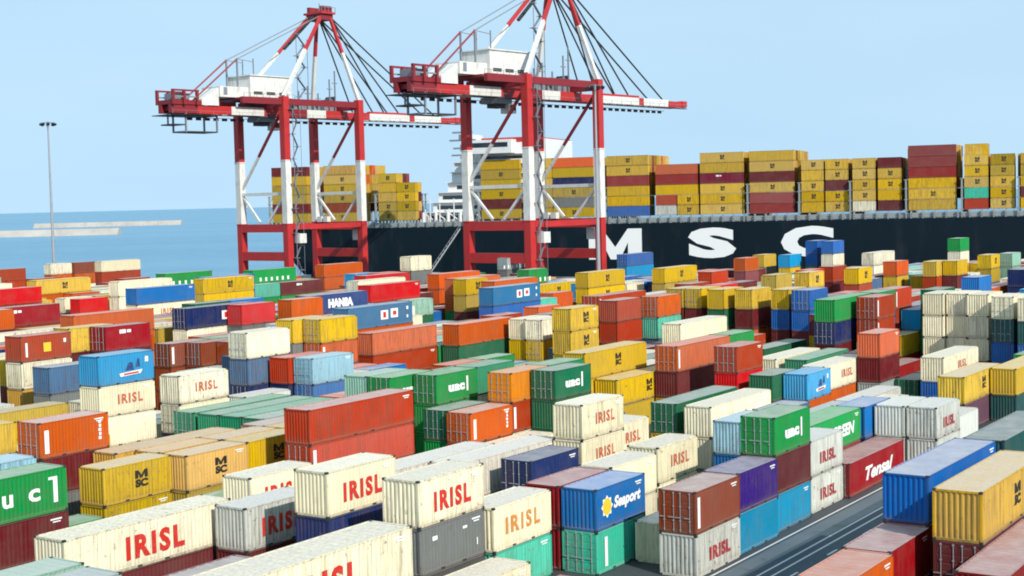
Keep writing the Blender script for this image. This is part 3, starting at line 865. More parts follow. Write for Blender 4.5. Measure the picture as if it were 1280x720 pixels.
51.29 -49.12 40 0 OR - 0 0|long orange container standing alone on the ground, near the centre
224.87 -276.64 20 3 BR - 0 0|short brown container on top of an orange one, at far left
82.64 -79.79 20 1 PKB - 0 0|short pinkish tan container on top of a maroon one, left of centre
268.5 -119.81 20 3 Y - 0 0|short yellow container with orange on its left, grey on its right, right of centre
271.73 -106.49 20 3 WC - 0 0|short cream container between royal blue above and brick red below, right of centre
79.57 -46.3 20 0 W irislo 0 0|short cream container with small orange red lettering under a cream one, right of centre
202.65 -158.3 20 3 GR - 0 0|short grey container between cream above and cream below, near the centre
160.0 -199.73 20 2 W - 0 0|short cream container on top of a mid blue one, at far left
200.72 -195.25 40 2 RD - 0 0|long brick red container between green above and cream below, left of centre
76.4 -78.08 20 1 YT - 0 0|short tan yellow container with tan yellow on its left, yellow on its right
128.72 -90.82 20 1 G - 0 0|short green container on top of a sky blue one, near the centre
164.56 -213.03 40 2 OR strip 0 0|long orange container with a white corner strip between yellow above and dull yellow below
171.97 -134.92 20 2 PT - 0 0|short pale green container on top of a dark green one, near the centre
254.28 -117.31 20 2 PK - 0 0|short dusty pink container between orange above and orange red below, right of centre
122.41 -90.82 20 1 RO - 0 0|short orange red container on top of a green one, near the centre
169.46 -87.29 20 3 YD - 0 0|short dull yellow container on top of a maroon one, right of centre
273.94 -110.72 20 4 BM - 0 0|short royal blue container with royal blue on its right, right of centre
170.87 -72.89 20 1 MAR - 0 0|short maroon container between royal blue above and brown below, right of centre
106.62 -46.34 20 1 ST - 0 0|short slate blue container on top of a cream one, right of centre
94.53 -76.48 20 0 G uclp 0 0|short green container with a white wordmark under a green one, near the centre
169.8 -84.67 20 2 MAR - 0 0|short maroon container between yellow above and dull yellow below, right of centre
155.38 -60.79 40 1 MAR - 0 0|long maroon container between navy above and teal below, right of centre
273.94 -110.72 20 3 BM - 0 0|short royal blue container between royal blue above and green below, right of centre
182.96 -132.14 20 1 MAR - 0 0|short maroon container between dull yellow above and sky blue below, near the centre
148.58 -98.42 20 1 Y msc 0 0|short yellow container with a black letter block between cream above and brick red below
268.7 -74.85 20 2 YD - 0 0|short dull yellow container between yellow above and blue below, at far right
103.06 -95.95 20 2 RR - 0 0|short coral red container on top of a navy one, left of centre
165.41 -192.35 40 2 W - 0 0|long cream container between cream above and cream below, at far left
95.44 -71.24 20 0 G - 0 0|short green container under a dark green one, near the centre
87.34 -47.09 20 0 W - 0 0|short cream container under a cream one, right of centre
100.09 -46.68 20 0 B - 0 0|short blue container under a pale blue one, right of centre
217.31 -115.22 40 2 YD - 0 0|long dull yellow container between yellow above and maroon below, right of centre
225.84 -88.53 20 2 MAR - 0 0|short maroon container between brick red above and orange below, right of centre
166.08 -137.54 40 2 RD - 0 0|long brick red container between bright red above and navy below, near the centre
168.6 -49.71 20 1 W irislo 0 0|short cream container between cream above and teal below, rightmost of two
283.44 -84.91 20 3 WC - 0 0|short cream container between green above and yellow below, at far right
246.71 -74.42 20 2 MAR - 0 0|short maroon container between yellow above and cream below, at far right
221.22 -82.41 20 2 RD - 0 0|short brick red container with maroon on its left, slate blue on its right
72.85 -23.48 40 1 RD - 0 0|long brick red container between royal blue above and maroon below, at far right
112.49 -156.61 40 2 RD strip 0 0|long brick red container with a white corner strip between dark red above and cream below
97.59 -121.34 20 2 MAR - 0 0|short maroon container between yellow above and pale green below, at far left
174.36 -54.68 20 3 DG - 0 0|short dark green container on top of a dark green one, at far right
129.43 -53.47 20 0 OR - 0 0|short orange container under a sky blue one, right of centre
170.01 -69.74 20 1 MAR - 0 0|short maroon container between royal blue above and maroon below, right of centre
71.81 -58.48 40 0 W - 0 0|long cream container under a dusty white one, near the centre
128.2 -109.62 40 2 OR strip 0 0|long orange container with a white corner strip between steel blue above and orange below
90.36 -120.96 20 2 Y - 0 0|short yellow container with cream on its left, cream on its right, at far left
245.24 -79.7 20 2 YD - 0 0|short dull yellow container with yellow on its left, brick red on its right
108.6 -99.16 40 1 RO - 0 0|long orange red container on top of a dark green one, left of centre
194.92 -146.41 40 2 RO - 0 0|long orange red container between orange red above and dark green below, near the centre"""
jit = random.Random(21)
for row in YARD.strip().split('\n'):
    a, label = row.split('|')
    u, v, ln, tier, col, mk, det, door = a.split()
    u = float(u); v = float(v); ln = int(ln); tier = int(tier)
    L = LEN[ln]
    p = yard(u + L / 2, v - CW / 2, tier * TP + 0.013)
    container('shipping_container', label, 'container', 'containers stacked in the yard', ln, PAINT[col], p, YARD_ROT + R(jit.uniform(-.35, .35)), mk, int(det), door == '1')

# everything further back or hidden between the stacks: one mass, "u v length colours from the ground up" ('-' = a box of its own above)
MASS = """41.9 -68.0 40f GR
34.0 -57.1 40 MAR
33.6 -53.9 40 SG
39.1 -40.4 40 SG,NV
59.3 -52.6 20 MAR
66.1 -65.2 20 GR
99.0 -41.4 40f PK
111.4 -41.1 20f NV
113.1 -38.5 20f WG
106.8 -55.8 40f Y
79.1 -52.1 20 NV
87.5 -53.2 20 W
72.8 -23.5 40 MAR
70.0 -19.9 40 MAR
85.2 -23.0 40 MAR,MAR
60.4 -23.2 20 MAR
66.6 -23.4 20 MAR
64.7 -17.3 40 MAR
76.3 -75.4 20 W
63.1 -100.9 40 Y
73.0 -106.4 40 Y
43.2 -72.4 40 GR,LBP
77.1 -69.9 40 RR
85.5 -90.6 40 DG
85.4 -87.7 40 DG
85.4 -85.0 40 DG
85.4 -82.4 40 DG
79.5 -95.4 20 W
87.8 -112.2 20 SG
90.4 -121.0 20f PT,MAR
88.2 -95.2 20f NV
108.8 -118.7 20f BR
110.9 -116.0 20f BR,BR
113.1 -113.4 20 BR,BR,BR
100.4 -98.8 20 WD
102.0 -101.4 20f YD,BL,ST
112.4 -107.6 20 MAR,MAR,W
103.7 -93.3 20 WD
103.1 -96.0 20f LBP,NV
115.1 -102.3 20 LBS,ST
113.6 -105.0 20f OR,PT,GR
128.2 -109.6 40 T,OR
144.4 -130.2 40 YD,RO,ST
138.1 -127.6 20 MAR,WG,OR
129.1 -127.7 20f RB,ST,GR
126.5 -104.7 40 RD
139.3 -101.8 40 LBS
94.6 -79.1 20 W,BL
97.6 -73.9 20f G,G
95.0 -68.5 20f RD
101.3 -68.6 20f W
104.1 -66.0 20f DG,DG
107.5 -68.8 20 G,G
117.2 -70.9 40f MAR,Y
126.0 -65.6 40 YD
127.4 -59.8 20 MAR
76.1 -55.9 40 W
127.3 -56.1 20f MAR
140.4 -61.4 40 MAR
140.8 -58.2 40 MAR
148.9 -66.6 40 MAR
148.0 -46.1 40f BM
168.0 -52.3 20 T
168.6 -49.7 20 T
167.9 -47.1 20f RD
164.8 -43.4 20 Y
163.1 -40.1 20f BM,BM,TD,W
144.7 -51.7 20f SG
160.3 -57.6 20 T,T
170.0 -69.7 20 MAR
165.1 -65.4 20f Y,YD,MAR
155.4 -60.8 40 T
89.3 -118.3 20 G
97.6 -121.3 20 WG,PT
100.1 -118.7 20f WG,GP,MAR
109.9 -135.7 40f W,OR,OR
112.5 -156.6 40 OR,W
103.3 -154.0 40f T,RB,MAR
139.9 -195.5 40f DG,BM,RD
164.6 -213.0 40 G,YD
151.1 -171.7 40 OR,RD
165.4 -192.3 40 B,W
160.0 -199.7 20 RD,BL
159.2 -194.9 20 BM,MAR
174.6 -181.5 40 NV,BM
122.3 -130.3 40 ST,RD
231.1 -274.6 40 MAR,ST
218.6 -277.3 20f DG,BR,OR
224.9 -276.6 20f G,WC,OR
189.9 -264.8 40f Y,RB,RD
187.6 -205.1 40 G,YD,G
200.7 -195.2 40f W,WC
193.2 -192.6 40f ST,G
205.6 -192.6 40f MAR,G
222.2 -196.0 40 MAR,MAR
166.1 -137.5 40 BR,NV
175.1 -147.5 40 RB,MAR,RB
172.0 -134.9 20f YD,DG
183.0 -132.1 20 LBS
165.2 -114.7 40 WG,NV
148.6 -98.4 20 RD
148.2 -95.7 20 RD
135.6 -83.7 20f W,YD
202.9 -121.7 40 NV,Y
147.8 -84.8 20 YD,MAR
155.1 -83.2 20f OR,ST
148.6 -76.8 40 RD,OR
270.5 -152.6 40 B,RR
217.3 -115.2 40 WC,MAR
169.8 -84.7 20 Y,YD
169.5 -87.3 20f W,BR,MAR
169.9 -77.5 20f OR,OR
170.9 -72.9 20 BR
169.1 -81.0 20f Y,RO
201.0 -87.8 20 OR,Y,Y
208.7 -85.6 20 YD,W,YD
225.8 -88.5 20 RD,OR
221.2 -82.4 20 RO,WC
268.5 -119.8 20f YD,Y,GR
254.3 -117.3 20 MAR,RO
243.3 -83.8 20 WC,OR
243.8 -77.0 20 B,W
246.7 -74.4 20 NV,W
268.7 -74.8 20f W,B
220.6 -56.6 40f W,RD,NV
275.6 -72.8 20f MAR,RO,PT
283.4 -84.9 20 W,G,Y
271.7 -106.5 20 W,LBS,RD
273.9 -110.7 20f DG,B,G
277.4 -100.2 40f OR,Y,WC
268.5 -114.2 20f WC,OR,Y
202.7 -158.3 20 G,RB,WC
252.6 -171.6 20f T,W,GR
210.1 -138.1 20f LBS,WG,OR
184.2 -134.8 40f B,G,OR
194.9 -146.4 40 W,DG
178.8 -123.9 40 OR,MAR,RD
188.3 -157.0 40 WG,DG,RD
70.2 -78.1 20 MAR
76.4 -78.1 20 MAR
82.7 -77.2 20f MAR,Y
68.5 -80.7 40 MAR
82.6 -79.8 20 MAR
37.8 -6.7 20 W,G
36.7 -9.5 20 MAR,PT
35.5 -15.0 20 W,DG
29.9 -23.4 20 GP,GP
37.7 -12.3 20 WG,W
37.2 -17.8 20 G,W
43.0 -9.5 20 Y,G
41.8 -15.0 20 WG,GP
44.0 -12.3 20 GP,GP
27.7 -38.0 20 WD,WD
43.5 -17.8 20 MAR,SG
49.4 -9.5 40 GP,W
28.5 -40.8 20 MAR,ST
26.9 -43.6 40 LBP,OR
48.1 -15.0 20 G,MAR
50.3 -12.3 40 YT,YT
28.8 -46.3 20 W,W,W
49.9 -17.8 20 G,Y
49.6 -20.6 40 W,ST
54.5 -15.0 20 W,ST
48.8 -23.4 20 W,DG
32.5 -49.1 40 ST,ST
35.1 -46.3 40 WD,W
56.2 -17.8 20 GP,DG
39.3 -43.6 20 W,MAR
28.8 -60.2 40 DG,PT
62.8 -12.3 20 OR,OR
45.6 -43.6 40 DG
62.0 -20.6 20 MAR
51.5 -38.0 20 DG
45.0 -49.1 20 YD
47.5 -46.3 20 W,G
51.8 -40.8 20 WD
46.1 -51.9 40 YD
41.3 -60.2 20 OR
46.5 -54.7 20 MAR
57.8 -38.0 20 OR
46.7 -57.5 20 GP
77.3 -15.0 20 W,PT
52.8 -54.7 20 W
82.5 -17.8 20 G,G
63.7 -49.1 40 GP
46.8 -76.9 20 MAR,SG
54.5 -65.8 20 YD
65.5 -51.9 20 W,YT
88.8 -17.8 40 NV,W
54.6 -68.6 20 PT
65.6 -54.7 20 G,WD
55.6 -71.4 20 W
65.5 -57.5 20 Y,GP
53.1 -76.9 20 ST,ST
65.6 -60.2 20 Y
51.1 -82.5 40 NV,W
71.8 -51.9 20 GP
61.0 -68.6 40 W
53.9 -79.7 20 PT,W
76.2 -49.1 20 W
61.9 -71.4 40f G
52.8 -85.3 20 W,WD,W
97.8 -20.6 20 WG,WG
51.8 -90.8 40 PT,WG,NV
97.6 -23.4 40 G,G
55.5 -88.0 20 MAR,YD
72.7 -63.0 40 WD
85.9 -43.6 20 GP
72.3 -65.8 20 Y
61.9 -88.0 20 Y
92.2 -43.6 20 YD
78.7 -65.8 20 G
59.9 -93.6 40 W
84.4 -60.2 20 DG
64.2 -90.8 40 W
110.1 -23.4 40 ST,WD
61.6 -96.4 20 SG,SG
68.2 -88.0 20 W,YD
88.8 -57.5 20 W
85.1 -63.0 40 W
70.6 -85.3 20 MAR
93.6 -51.9 20 YD
85.0 -65.8 20 WD
93.9 -54.7 20 Y
90.7 -60.2 20 WD
82.6 -74.1 20 W,W
67.9 -96.4 20 NV
74.5 -88.0 20 GP
95.2 -57.5 20 OR,ST
76.9 -85.3 20 OR
72.4 -93.6 20 YD,W
97.0 -60.2 20 WG
106.6 -46.3 20 W
76.7 -90.8 20 ST
63.8 -110.3 40 W,PT
106.5 -49.1 40 W
75.7 -99.2 20 WD
103.3 -60.2 20 Y
112.9 -46.3 40 W
75.7 -101.9 40 W
119.4 -40.8 20 PT
118.0 -43.6 20 W
72.2 -113.1 20 GP,GP
82.0 -99.2 20 Y,PT
76.2 -110.3 20f MAR,WG
118.9 -49.1 40f SG
74.2 -115.8 20 DG,LBP
100.9 -76.9 40 ST,ST
125.7 -40.8 20 W
124.3 -43.6 20 G
98.1 -82.5 20 G,G
118.8 -51.9 20 Y
103.9 -74.1 20f OR,W
72.5 -121.4 40 LBP,SG
101.0 -79.7 40 W,W
78.5 -113.1 20 W
98.2 -85.3 40f NV,OR
119.2 -54.7 20 YD
85.8 -104.7 20f SG,W
115.9 -60.2 20 SG
125.4 -46.3 40f W
88.1 -101.9 40f W
97.8 -88.0 40 NV
94.7 -93.6 20 WG
85.6 -107.5 20 PT
119.5 -57.5 20 YD
80.5 -115.8 20 Y
76.0 -124.2 40 MAR,YD
104.4 -82.5 40 NV,NV
110.2 -74.1 40 WD,GP
80.9 -118.6 20 PT,WD,PT
92.1 -104.7 20f ST
91.9 -107.5 20f W
113.3 -76.9 20 Y,Y
79.0 -129.7 40 PT,WG
113.4 -79.7 40 GP,GP
110.7 -85.3 20 Y,WD
98.4 -104.7 20 YD
110.2 -88.0 40f DG,DG
110.0 -90.8 40 NV
128.8 -63.0 20 WD
119.6 -76.9 20 WG,WG
86.0 -127.0 40f W,SG,W
88.5 -124.2 20 W,W
116.8 -82.5 20 SG,MAR
133.8 -57.5 20 NV
122.7 -74.1 40 OR,OR
145.5 -40.8 20 ST
110.0 -93.6 20 WG,ST
95.8 -115.8 20 W,WG
133.8 -60.2 20 GP
117.0 -85.3 20 WG,G
109.7 -96.4 20f YT,WD
85.8 -132.5 40f YD,RO,NV
104.7 -104.7 20 DG,W
108.6 -99.2 40 DG
104.5 -107.5 20 W,WD
108.5 -101.9 20 PT,RB
131.4 -68.6 40 YD,RD
125.9 -76.9 20 RB,RD
129.9 -71.4 20f OR,W
94.8 -124.2 40 MAR,MAR,MAR
123.1 -82.5 20f Y,G
91.5 -129.7 40 Y,PT
153.4 -38.0 20f Y,G
151.8 -40.8 20 NV
116.3 -93.6 20 B
125.9 -79.7 40 WG,RD
123.3 -85.3 20f MAR,ST
116.0 -96.4 20f RR,B
122.7 -88.0 20f MAR,YD
138.5 -65.8 20 Y,MAR
106.8 -113.1 20f OR,PT
91.9 -135.3 40f MAR,Y,OR
122.4 -90.8 20 G
98.4 -127.0 20 W,W,Y
132.2 -76.9 40f WC,WC
136.2 -71.4 20 BM,RB
135.1 -74.1 20f W,DG
148.6 -54.7 20f RD,RD
122.6 -93.6 20 WG
104.0 -121.4 40f Y,Y
89.3 -143.6 40 ST,ST,ST
112.8 -110.3 20 LBS,LBS,LBS
94.2 -138.1 20 PT,RD
122.3 -96.4 40 RR
98.3 -132.5 20 LBS,WG
121.0 -99.2 20 RB
93.3 -140.9 20 B,WC,W,MAR
129.0 -88.0 40 MAR
155.3 -49.1 40 RD
90.9 -146.4 40 OR,BM,BM,BM
128.7 -90.8 20 LBS
121.3 -101.9 20 ST
104.8 -127.0 40 Y
142.5 -71.4 40 PT,PT
107.2 -124.2 20 WC
103.9 -129.7 20 MAR,RO
141.4 -74.1 20 RR,RR
160.6 -46.3 20 PT
128.9 -93.6 20 RD
138.3 -79.7 40f MAR,MAR
119.8 -107.5 20 B,B,RO
119.1 -110.3 20 G,G,RO
100.5 -138.1 20f T,MAR,MAR
104.6 -132.5 20 PT,WC,WC
127.3 -99.2 40 T
99.6 -140.9 20 G,B
115.2 -118.6 20f RB,BR,G
169.7 -38.0 20 Y,OR,RD,Y
119.6 -113.1 20 Y,RB
135.0 -90.8 40 W
127.7 -101.9 20 OR
95.8 -149.2 40 OR,OR,OR
169.6 -40.8 20 W,OR,Y,Y
113.5 -124.2 40 T
119.4 -115.8 40 W,W,Y
110.2 -129.7 20f RD,RD,RD
147.7 -74.1 40 ST,RD
116.4 -121.4 20f BM,RO,RO
135.2 -93.6 40 RD
101.8 -143.6 20 YD,YD
134.8 -96.4 40 LBS
110.9 -132.5 20 Y,G,BM
171.1 -43.6 20 WG,RR
141.4 -88.0 40f RO,ST
105.9 -140.9 20 MAR,WC
121.5 -118.6 40 PT,NV,B
176.0 -38.0 40 B,B,MAR,B
103.4 -146.4 20 ST,ST
125.9 -113.1 20 W,Y,W
117.2 -127.0 20 RB,DG
154.9 -71.4 40 Y
175.9 -40.8 40 B,Y
150.8 -79.7 40f RD,RD
122.7 -121.4 20f W,Y,MAR
108.1 -143.6 20 RO,Y,W
174.4 -46.3 20 RO,DG
139.8 -99.2 20 RO
177.4 -43.6 40f W,BM,LBS,LBS
112.2 -140.9 20 ST,OR,YD
161.3 -68.6 20 B
169.1 -57.5 20f RB
175.2 -49.1 20 RD,RD,RD
109.7 -146.4 40 Y,YD
132.2 -113.1 40 T,RD,RD
168.1 -60.2 20f B,B,B,G
147.5 -90.8 20 WG,OR,OR
108.2 -149.2 40f WG,WG,WC
139.0 -104.7 40f G,G
126.0 -124.2 20 BM,BM
131.8 -115.8 40 PT,WC
175.0 -51.9 20 RR,DG
102.0 -160.3 40 B,B,RD,B
160.2 -74.1 20f BM,RD
129.1 -121.4 20f BM,LBS,LBS
174.4 -54.7 20f NV,G,DG
114.4 -143.6 20 Y,MAR,RR
180.7 -46.3 20 RD,Y,BM
161.2 -76.9 20 ST,PT
140.7 -107.5 40f MAR,PT
153.8 -88.0 40 DG,RB,DG
118.5 -140.9 20 WC,Y,Y
122.3 -135.3 20 Y,ST
133.9 -118.6 20 Y,OR,Y
171.6 -63.0 40 Y,MAR
175.4 -57.5 20f RO,LBS
181.6 -49.1 40 G,RR,RD
174.4 -60.2 20f RD,Y,RD
153.8 -90.8 40f BR,OR,BR
140.9 -110.3 40f T,T
122.3 -138.1 20 Y,WG
171.3 -65.8 20 RO,WC,RO
188.3 -40.8 40 OR,RD,OR
132.3 -124.2 20 WG,WG,WG
181.3 -51.9 40 BM,MAR,Y
161.4 -82.5 20 Y,Y
135.4 -121.4 40 RO,RD,MAR
180.7 -54.7 40 WC,MAR,MAR
120.7 -143.6 40f OR,OR,OR
154.7 -93.6 40 RB,RR,RD
187.1 -46.3 40 PT,YD,YD
116.0 -152.0 40 RR,PT,YD
161.6 -85.3 20 MAR,MAR
189.8 -43.6 20 Y,Y,RO
124.8 -140.9 20f RD,MAR,W
128.6 -135.3 20f DG,Y,Y,DG
155.2 -96.4 40 ST,T,RD
140.2 -118.6 20 OR,MAR
181.7 -57.5 20 B,NV,BM
152.0 -101.9 40 ST,RD
122.1 -146.4 20 Y,Y,Y
144.6 -113.1 40f OR,OR
111.3 -163.1 20 Y,MAR,W
120.7 -149.2 40 MAR,MAR,B
180.7 -60.2 20f MAR,MAR,MAR
128.6 -138.1 20 RB,RB
155.1 -99.2 40f LBS,LBS,MAR
177.7 -65.8 40 Y,RD,OR
151.4 -104.7 20f YD,RO,RD
138.6 -124.2 40 Y,NV,Y
144.3 -115.8 20f OR,OR,W
114.5 -160.3 40 NV,RD,NV
176.7 -68.6 20 MAR,YD,MAR
134.7 -132.5 20 DG,BR,W
113.2 -165.9 20 YD,RB
177.4 -71.4 20 YD,RD,RD
196.1 -43.6 20 W,DG,B
153.1 -107.5 20 NV,MAR
131.1 -140.9 20 W,NV,OR
134.9 -135.3 20f G,G,OR,B
184.0 -63.0 40 RR,OR
146.6 -118.6 40 W,Y
188.0 -57.5 40 MAR,Y,MAR
113.1 -168.7 20 T,B,W,RB
194.0 -49.1 40 WG,PT,RD
128.4 -146.4 40f Y,Y,Y
166.2 -90.8 40 Y,Y,Y
177.5 -74.1 20 MAR,RD,OR
117.6 -163.1 20 WG,G,WG
187.0 -60.2 40f MAR,YD,ST
153.4 -110.3 20 BR,Y
134.9 -138.1 40f WC,Y,RD
176.5 -76.9 20 Y,Y,Y
157.7 -104.7 40 RD,RD
150.6 -115.8 20f WG,Y
193.8 -51.9 20 G,W,BM
183.0 -68.6 20 RB,BM,RD
125.1 -154.8 20 PT,RD,LBS
147.8 -121.4 40 W,LBS
176.2 -79.7 20 W,T
193.1 -54.7 40 RB,RB,YD
133.2 -143.6 20 WG,BR
144.5 -127.0 20f RD,BM,OR
167.1 -93.6 20 ST,RR,ST
199.5 -46.3 20 B,B,B,B
128.4 -152.0 20 T,LBS,RD
119.5 -165.9 20 T,B,T
125.2 -157.5 20 OR,YD,YD
183.7 -71.4 20 Y,PT,PT
202.4 -43.6 40 Y,ST,WC,WC
176.2 -82.5 40 OR,NV,G
159.4 -107.5 20 RO,RO
137.4 -140.9 40 Y,T,BR
141.2 -135.3 40 W,OR,G
167.7 -96.4 20 W,MAR,BR
164.4 -101.9 40 RR,RO,RO
119.4 -168.7 20 BM,BR,BM
157.1 -113.1 20 RB,RB
117.9 -171.4 40 BR,OR
133.1 -149.2 20f RO,WC,MAR
183.8 -74.1 40 DG,T,WC
176.4 -85.3 20f RB,RD,W,RB
123.9 -163.1 20 RO,DG,OR
159.7 -110.3 20 MAR,OR
167.5 -99.2 20 Y,NV,NV
190.1 -65.8 20 DG,DG,DG
182.8 -76.9 20 PT,G,PT
151.0 -124.2 20 Y,Y
126.9 -160.3 20 OR,Y,W
156.9 -115.8 20 ST,ST
200.1 -51.9 40 PT,Y,Y
175.8 -88.0 40 Y,MAR,RD
189.3 -68.6 40 G,W,W
131.4 -154.8 20 RO,RB,W
182.5 -79.7 20 OR,RD,OR
139.5 -143.6 20 NV,WC,NV
150.8 -127.0 20 W,OR,ST
173.4 -93.6 40 WG,MAR
205.8 -46.3 20 LBS,LBS
134.7 -152.0 20f G,BR,RD
120.0 -174.2 40 OR,OR,OR
125.8 -165.9 20 OR,YD,YD
131.5 -157.5 40 OR,YD
190.0 -71.4 20 BM,OR,WC
165.7 -107.5 20 OR,DG
196.4 -63.0 20 WG,ST
174.0 -96.4 20 NV,RD,RD
159.0 -118.6 20 MAR,NV
200.5 -57.5 20 OR,BR,OR
125.8 -168.7 20 Y,Y,WG
206.4 -49.1 20 T,G,T
140.9 -146.4 40 PT,W
178.7 -90.8 20f RD,RD,RD,RD
139.4 -149.2 20 MAR,RB,Y
199.4 -60.2 40 Y,Y,LBS
182.7 -85.3 20f G,Y,OR,MAR
130.2 -163.1 20 Y,RB,RB
166.0 -110.3 20 ST,W
147.3 -138.1 40 WG,WC
173.8 -99.2 20 Y,Y,Y
196.4 -65.8 20f MAR,WG,RD
170.2 -104.7 40 MAR,G
189.1 -76.9 40f BR,BR,MAR
157.3 -124.2 40f MAR,ST
116.3 -185.3 40 YD,Y,WC,Y
133.2 -160.3 40 RR,LBS
122.2 -177.0 20 RO,MAR,RO,RO
137.7 -154.8 20 RO,RD
160.2 -121.4 20f MAR,WC
205.6 -54.7 40 LBS,LBS
188.8 -79.7 20 WG,G
145.8 -143.6 20 RO,RO,RO
157.1 -127.0 20f G,Y,WC
212.1 -46.3 20 BM,OR,OR
141.0 -152.0 40 MAR,BM,BM
132.2 -165.9 20 W,WG,MAR
188.7 -82.5 20 OR,OR,RB
196.3 -71.4 40 MAR,BR
172.0 -107.5 40 T,T
157.0 -129.7 20 YD,NV,BR
123.4 -179.8 40 OR,WG,MAR
149.9 -140.9 40 Y,WC,RB
153.7 -135.3 40 B,B,ST
202.8 -63.0 40f Y,G,W
180.3 -96.4 20 LBS,B,G
165.3 -118.6 20 Y,Y
206.8 -57.5 20 LBS,MAR
176.8 -101.9 20 OR,DG
132.1 -168.7 40 WG,Y
212.7 -49.1 20 Y,Y,OR,WG
130.3 -171.4 40 BR,NV
185.0 -90.8 40 OR,WG,WG
196.2 -74.1 40 Y,RD,MAR
145.7 -149.2 20 W,ST,NV
157.0 -132.5 40 ST,ST,NV
189.0 -85.3 20 OR,OR,NV
136.5 -163.1 20 OR,OR
172.3 -110.3 40 RR,ST
180.2 -99.2 40 RR,Y,Y
202.7 -65.8 20f Y,Y,T
212.5 -51.9 20 RO,W
188.2 -88.0 20 Y,RD,B
128.5 -177.0 20 T,Y
201.7 -68.6 40f OR,OR,OR
144.0 -154.8 40 OR,BR
166.6 -121.4 20f YD,YD
125.4 -182.6 20 RO,YD,DG
195.1 -79.7 20 MAR,RD,YD
152.1 -143.6 20 Y,RR,LBS
185.9 -93.6 40 RD,ST
163.4 -127.0 20 MAR
122.4 -188.1 40 MAR,RD
132.4 -174.2 40 PT,PT
144.0 -157.5 40 Y
195.0 -82.5 20 PT,WC,RD
163.3 -129.7 20 T
186.6 -96.4 20 LBS,LBS,LBS
171.6 -118.6 20 NV,T,WG
213.1 -57.5 20 RR,T
183.2 -101.9 20 PT,W,PT
153.3 -146.4 20 BM,BM,BM
219.1 -49.1 20 W,ST,W,RO
211.9 -60.2 40f OR,B,OR
152.0 -149.2 40 RD,LBS,WC
142.8 -163.1 20 W
159.8 -138.1 20 MAR,ST,OR
182.6 -104.7 20 T,T
209.0 -65.8 20 PT,PT,PT
201.6 -76.9 20f RB,RB,RB
169.8 -124.2 20 BM
128.7 -185.3 20 RB,RB,RB
145.6 -160.3 20 ST
218.8 -51.9 20 Y,Y,MAR
194.5 -88.0 20 Y,Y,LBS
177.9 -113.1 40 B,BR
134.8 -177.0 20 RR,Y,YD
131.7 -182.6 20 RD,RD,RD
201.4 -79.7 40 LBS,MAR
158.4 -143.6 20 Y,T,Y
169.7 -127.0 20 WG
126.6 -190.9 40 RD,T,RD,RO
177.7 -115.8 20f T,WG,T
153.4 -152.0 20 MAR,MAR,MAR
208.7 -71.4 40 W,W
201.3 -82.5 20 B,Y,W
184.5 -107.5 20 YD,DG
135.8 -179.8 20 DG,Y,RB
169.7 -129.7 20 YD
162.3 -140.9 20 OR,RD
215.2 -63.0 40 RD,OR
192.9 -96.4 20 MAR,Y,NV
177.9 -118.6 20 RO,Y
189.5 -101.9 40 Y,RD,RD
144.5 -168.7 20 DG,DG
159.6 -146.4 40 WC,WG,PT
142.8 -171.4 20 RR,Y
225.4 -49.1 20 NV,W,OR,BR
127.8 -193.7 20 WG,PT,LBS,LBS
197.4 -90.8 20 BM,BM,BM
208.7 -74.1 20 RB,G,RD
184.7 -110.3 20 RD,OR
192.6 -99.2 20 Y,Y,BR
188.9 -104.7 40f WG,WG,WG
215.3 -65.8 20 W,BR
207.9 -76.9 40 B,WC
135.0 -185.3 40 DG,PT,PT
151.9 -160.3 20 ST,ST
225.1 -51.9 40 RD,MAR,NV,LBS
214.2 -68.6 40 B,NV
141.1 -177.0 40 RD,MAR
156.4 -154.8 20 B,RO,NV
138.0 -182.6 40 DG,OR
198.3 -93.6 40 RR,WC
164.7 -143.6 20 OR,T
176.1 -127.0 40 LBS
134.9 -188.1 20 OR,W
159.8 -152.0 40 RO,RD
144.8 -174.2 20 NV,RB
156.4 -157.5 20 ST,RO
207.6 -82.5 20 NV,NV
190.8 -107.5 40 PT,PT
142.1 -179.8 20 Y,RR
176.0 -129.7 20 B
168.6 -140.9 20 Y,Y,RO
199.2 -96.4 20 Y,WC,ST
184.2 -118.6 20 DG,BR
224.3 -60.2 40f NV,NV,RO
203.7 -90.8 20 RO,OR,RO
215.0 -74.1 40 B,NV
164.5 -149.2 20 RD,OR,WC
191.0 -110.3 20 LBS,Y
198.9 -99.2 20 BR,BR,BR
221.6 -65.8 20 ST,W
158.3 -160.3 20 ST,ST,ST
132.1 -199.2 20 W,W,RD
162.7 -154.8 20 BR,G
129.3 -204.8 40 ST,ST,MAR
213.9 -79.7 20 Y,OR
139.1 -190.9 40 Y,DG,DG
171.0 -143.6 20 NV,Y,Y
141.2 -188.1 40 MAR,WC
162.7 -157.5 20 Y,W
157.2 -165.9 20 RB,Y
221.2 -71.4 20 PT,OR
213.9 -82.5 20 RB,Y
148.4 -179.8 20 LBS,B
233.0 -54.7 40 G,MAR,G
174.9 -140.9 20 W,OR,OR
227.6 -63.0 40 G,RO
205.5 -96.4 40 B,Y,Y
190.5 -118.6 20 BR,BR
201.9 -101.9 20 YD,RB,DG
210.0 -90.8 20 RO,RO,BM
161.6 -163.1 20 WG,DG
232.9 -57.5 40 RD,RD,RD,RR
197.3 -110.3 40 RO,Y
178.6 -138.1 20f B,B
201.4 -104.7 40 MAR,MAR
205.2 -99.2 40 OR,NV
227.9 -65.8 20 G,ST
147.5 -185.3 20 B,ST
237.6 -51.9 40 WG,WG,W,W
164.6 -160.3 20 YD,BR
138.4 -199.2 20 NV,T,RB
215.3 -85.3 40 Y,Y
226.6 -68.6 40 RD,LBS
153.6 -177.0 20 W,Y
191.4 -121.4 20 RO,OR
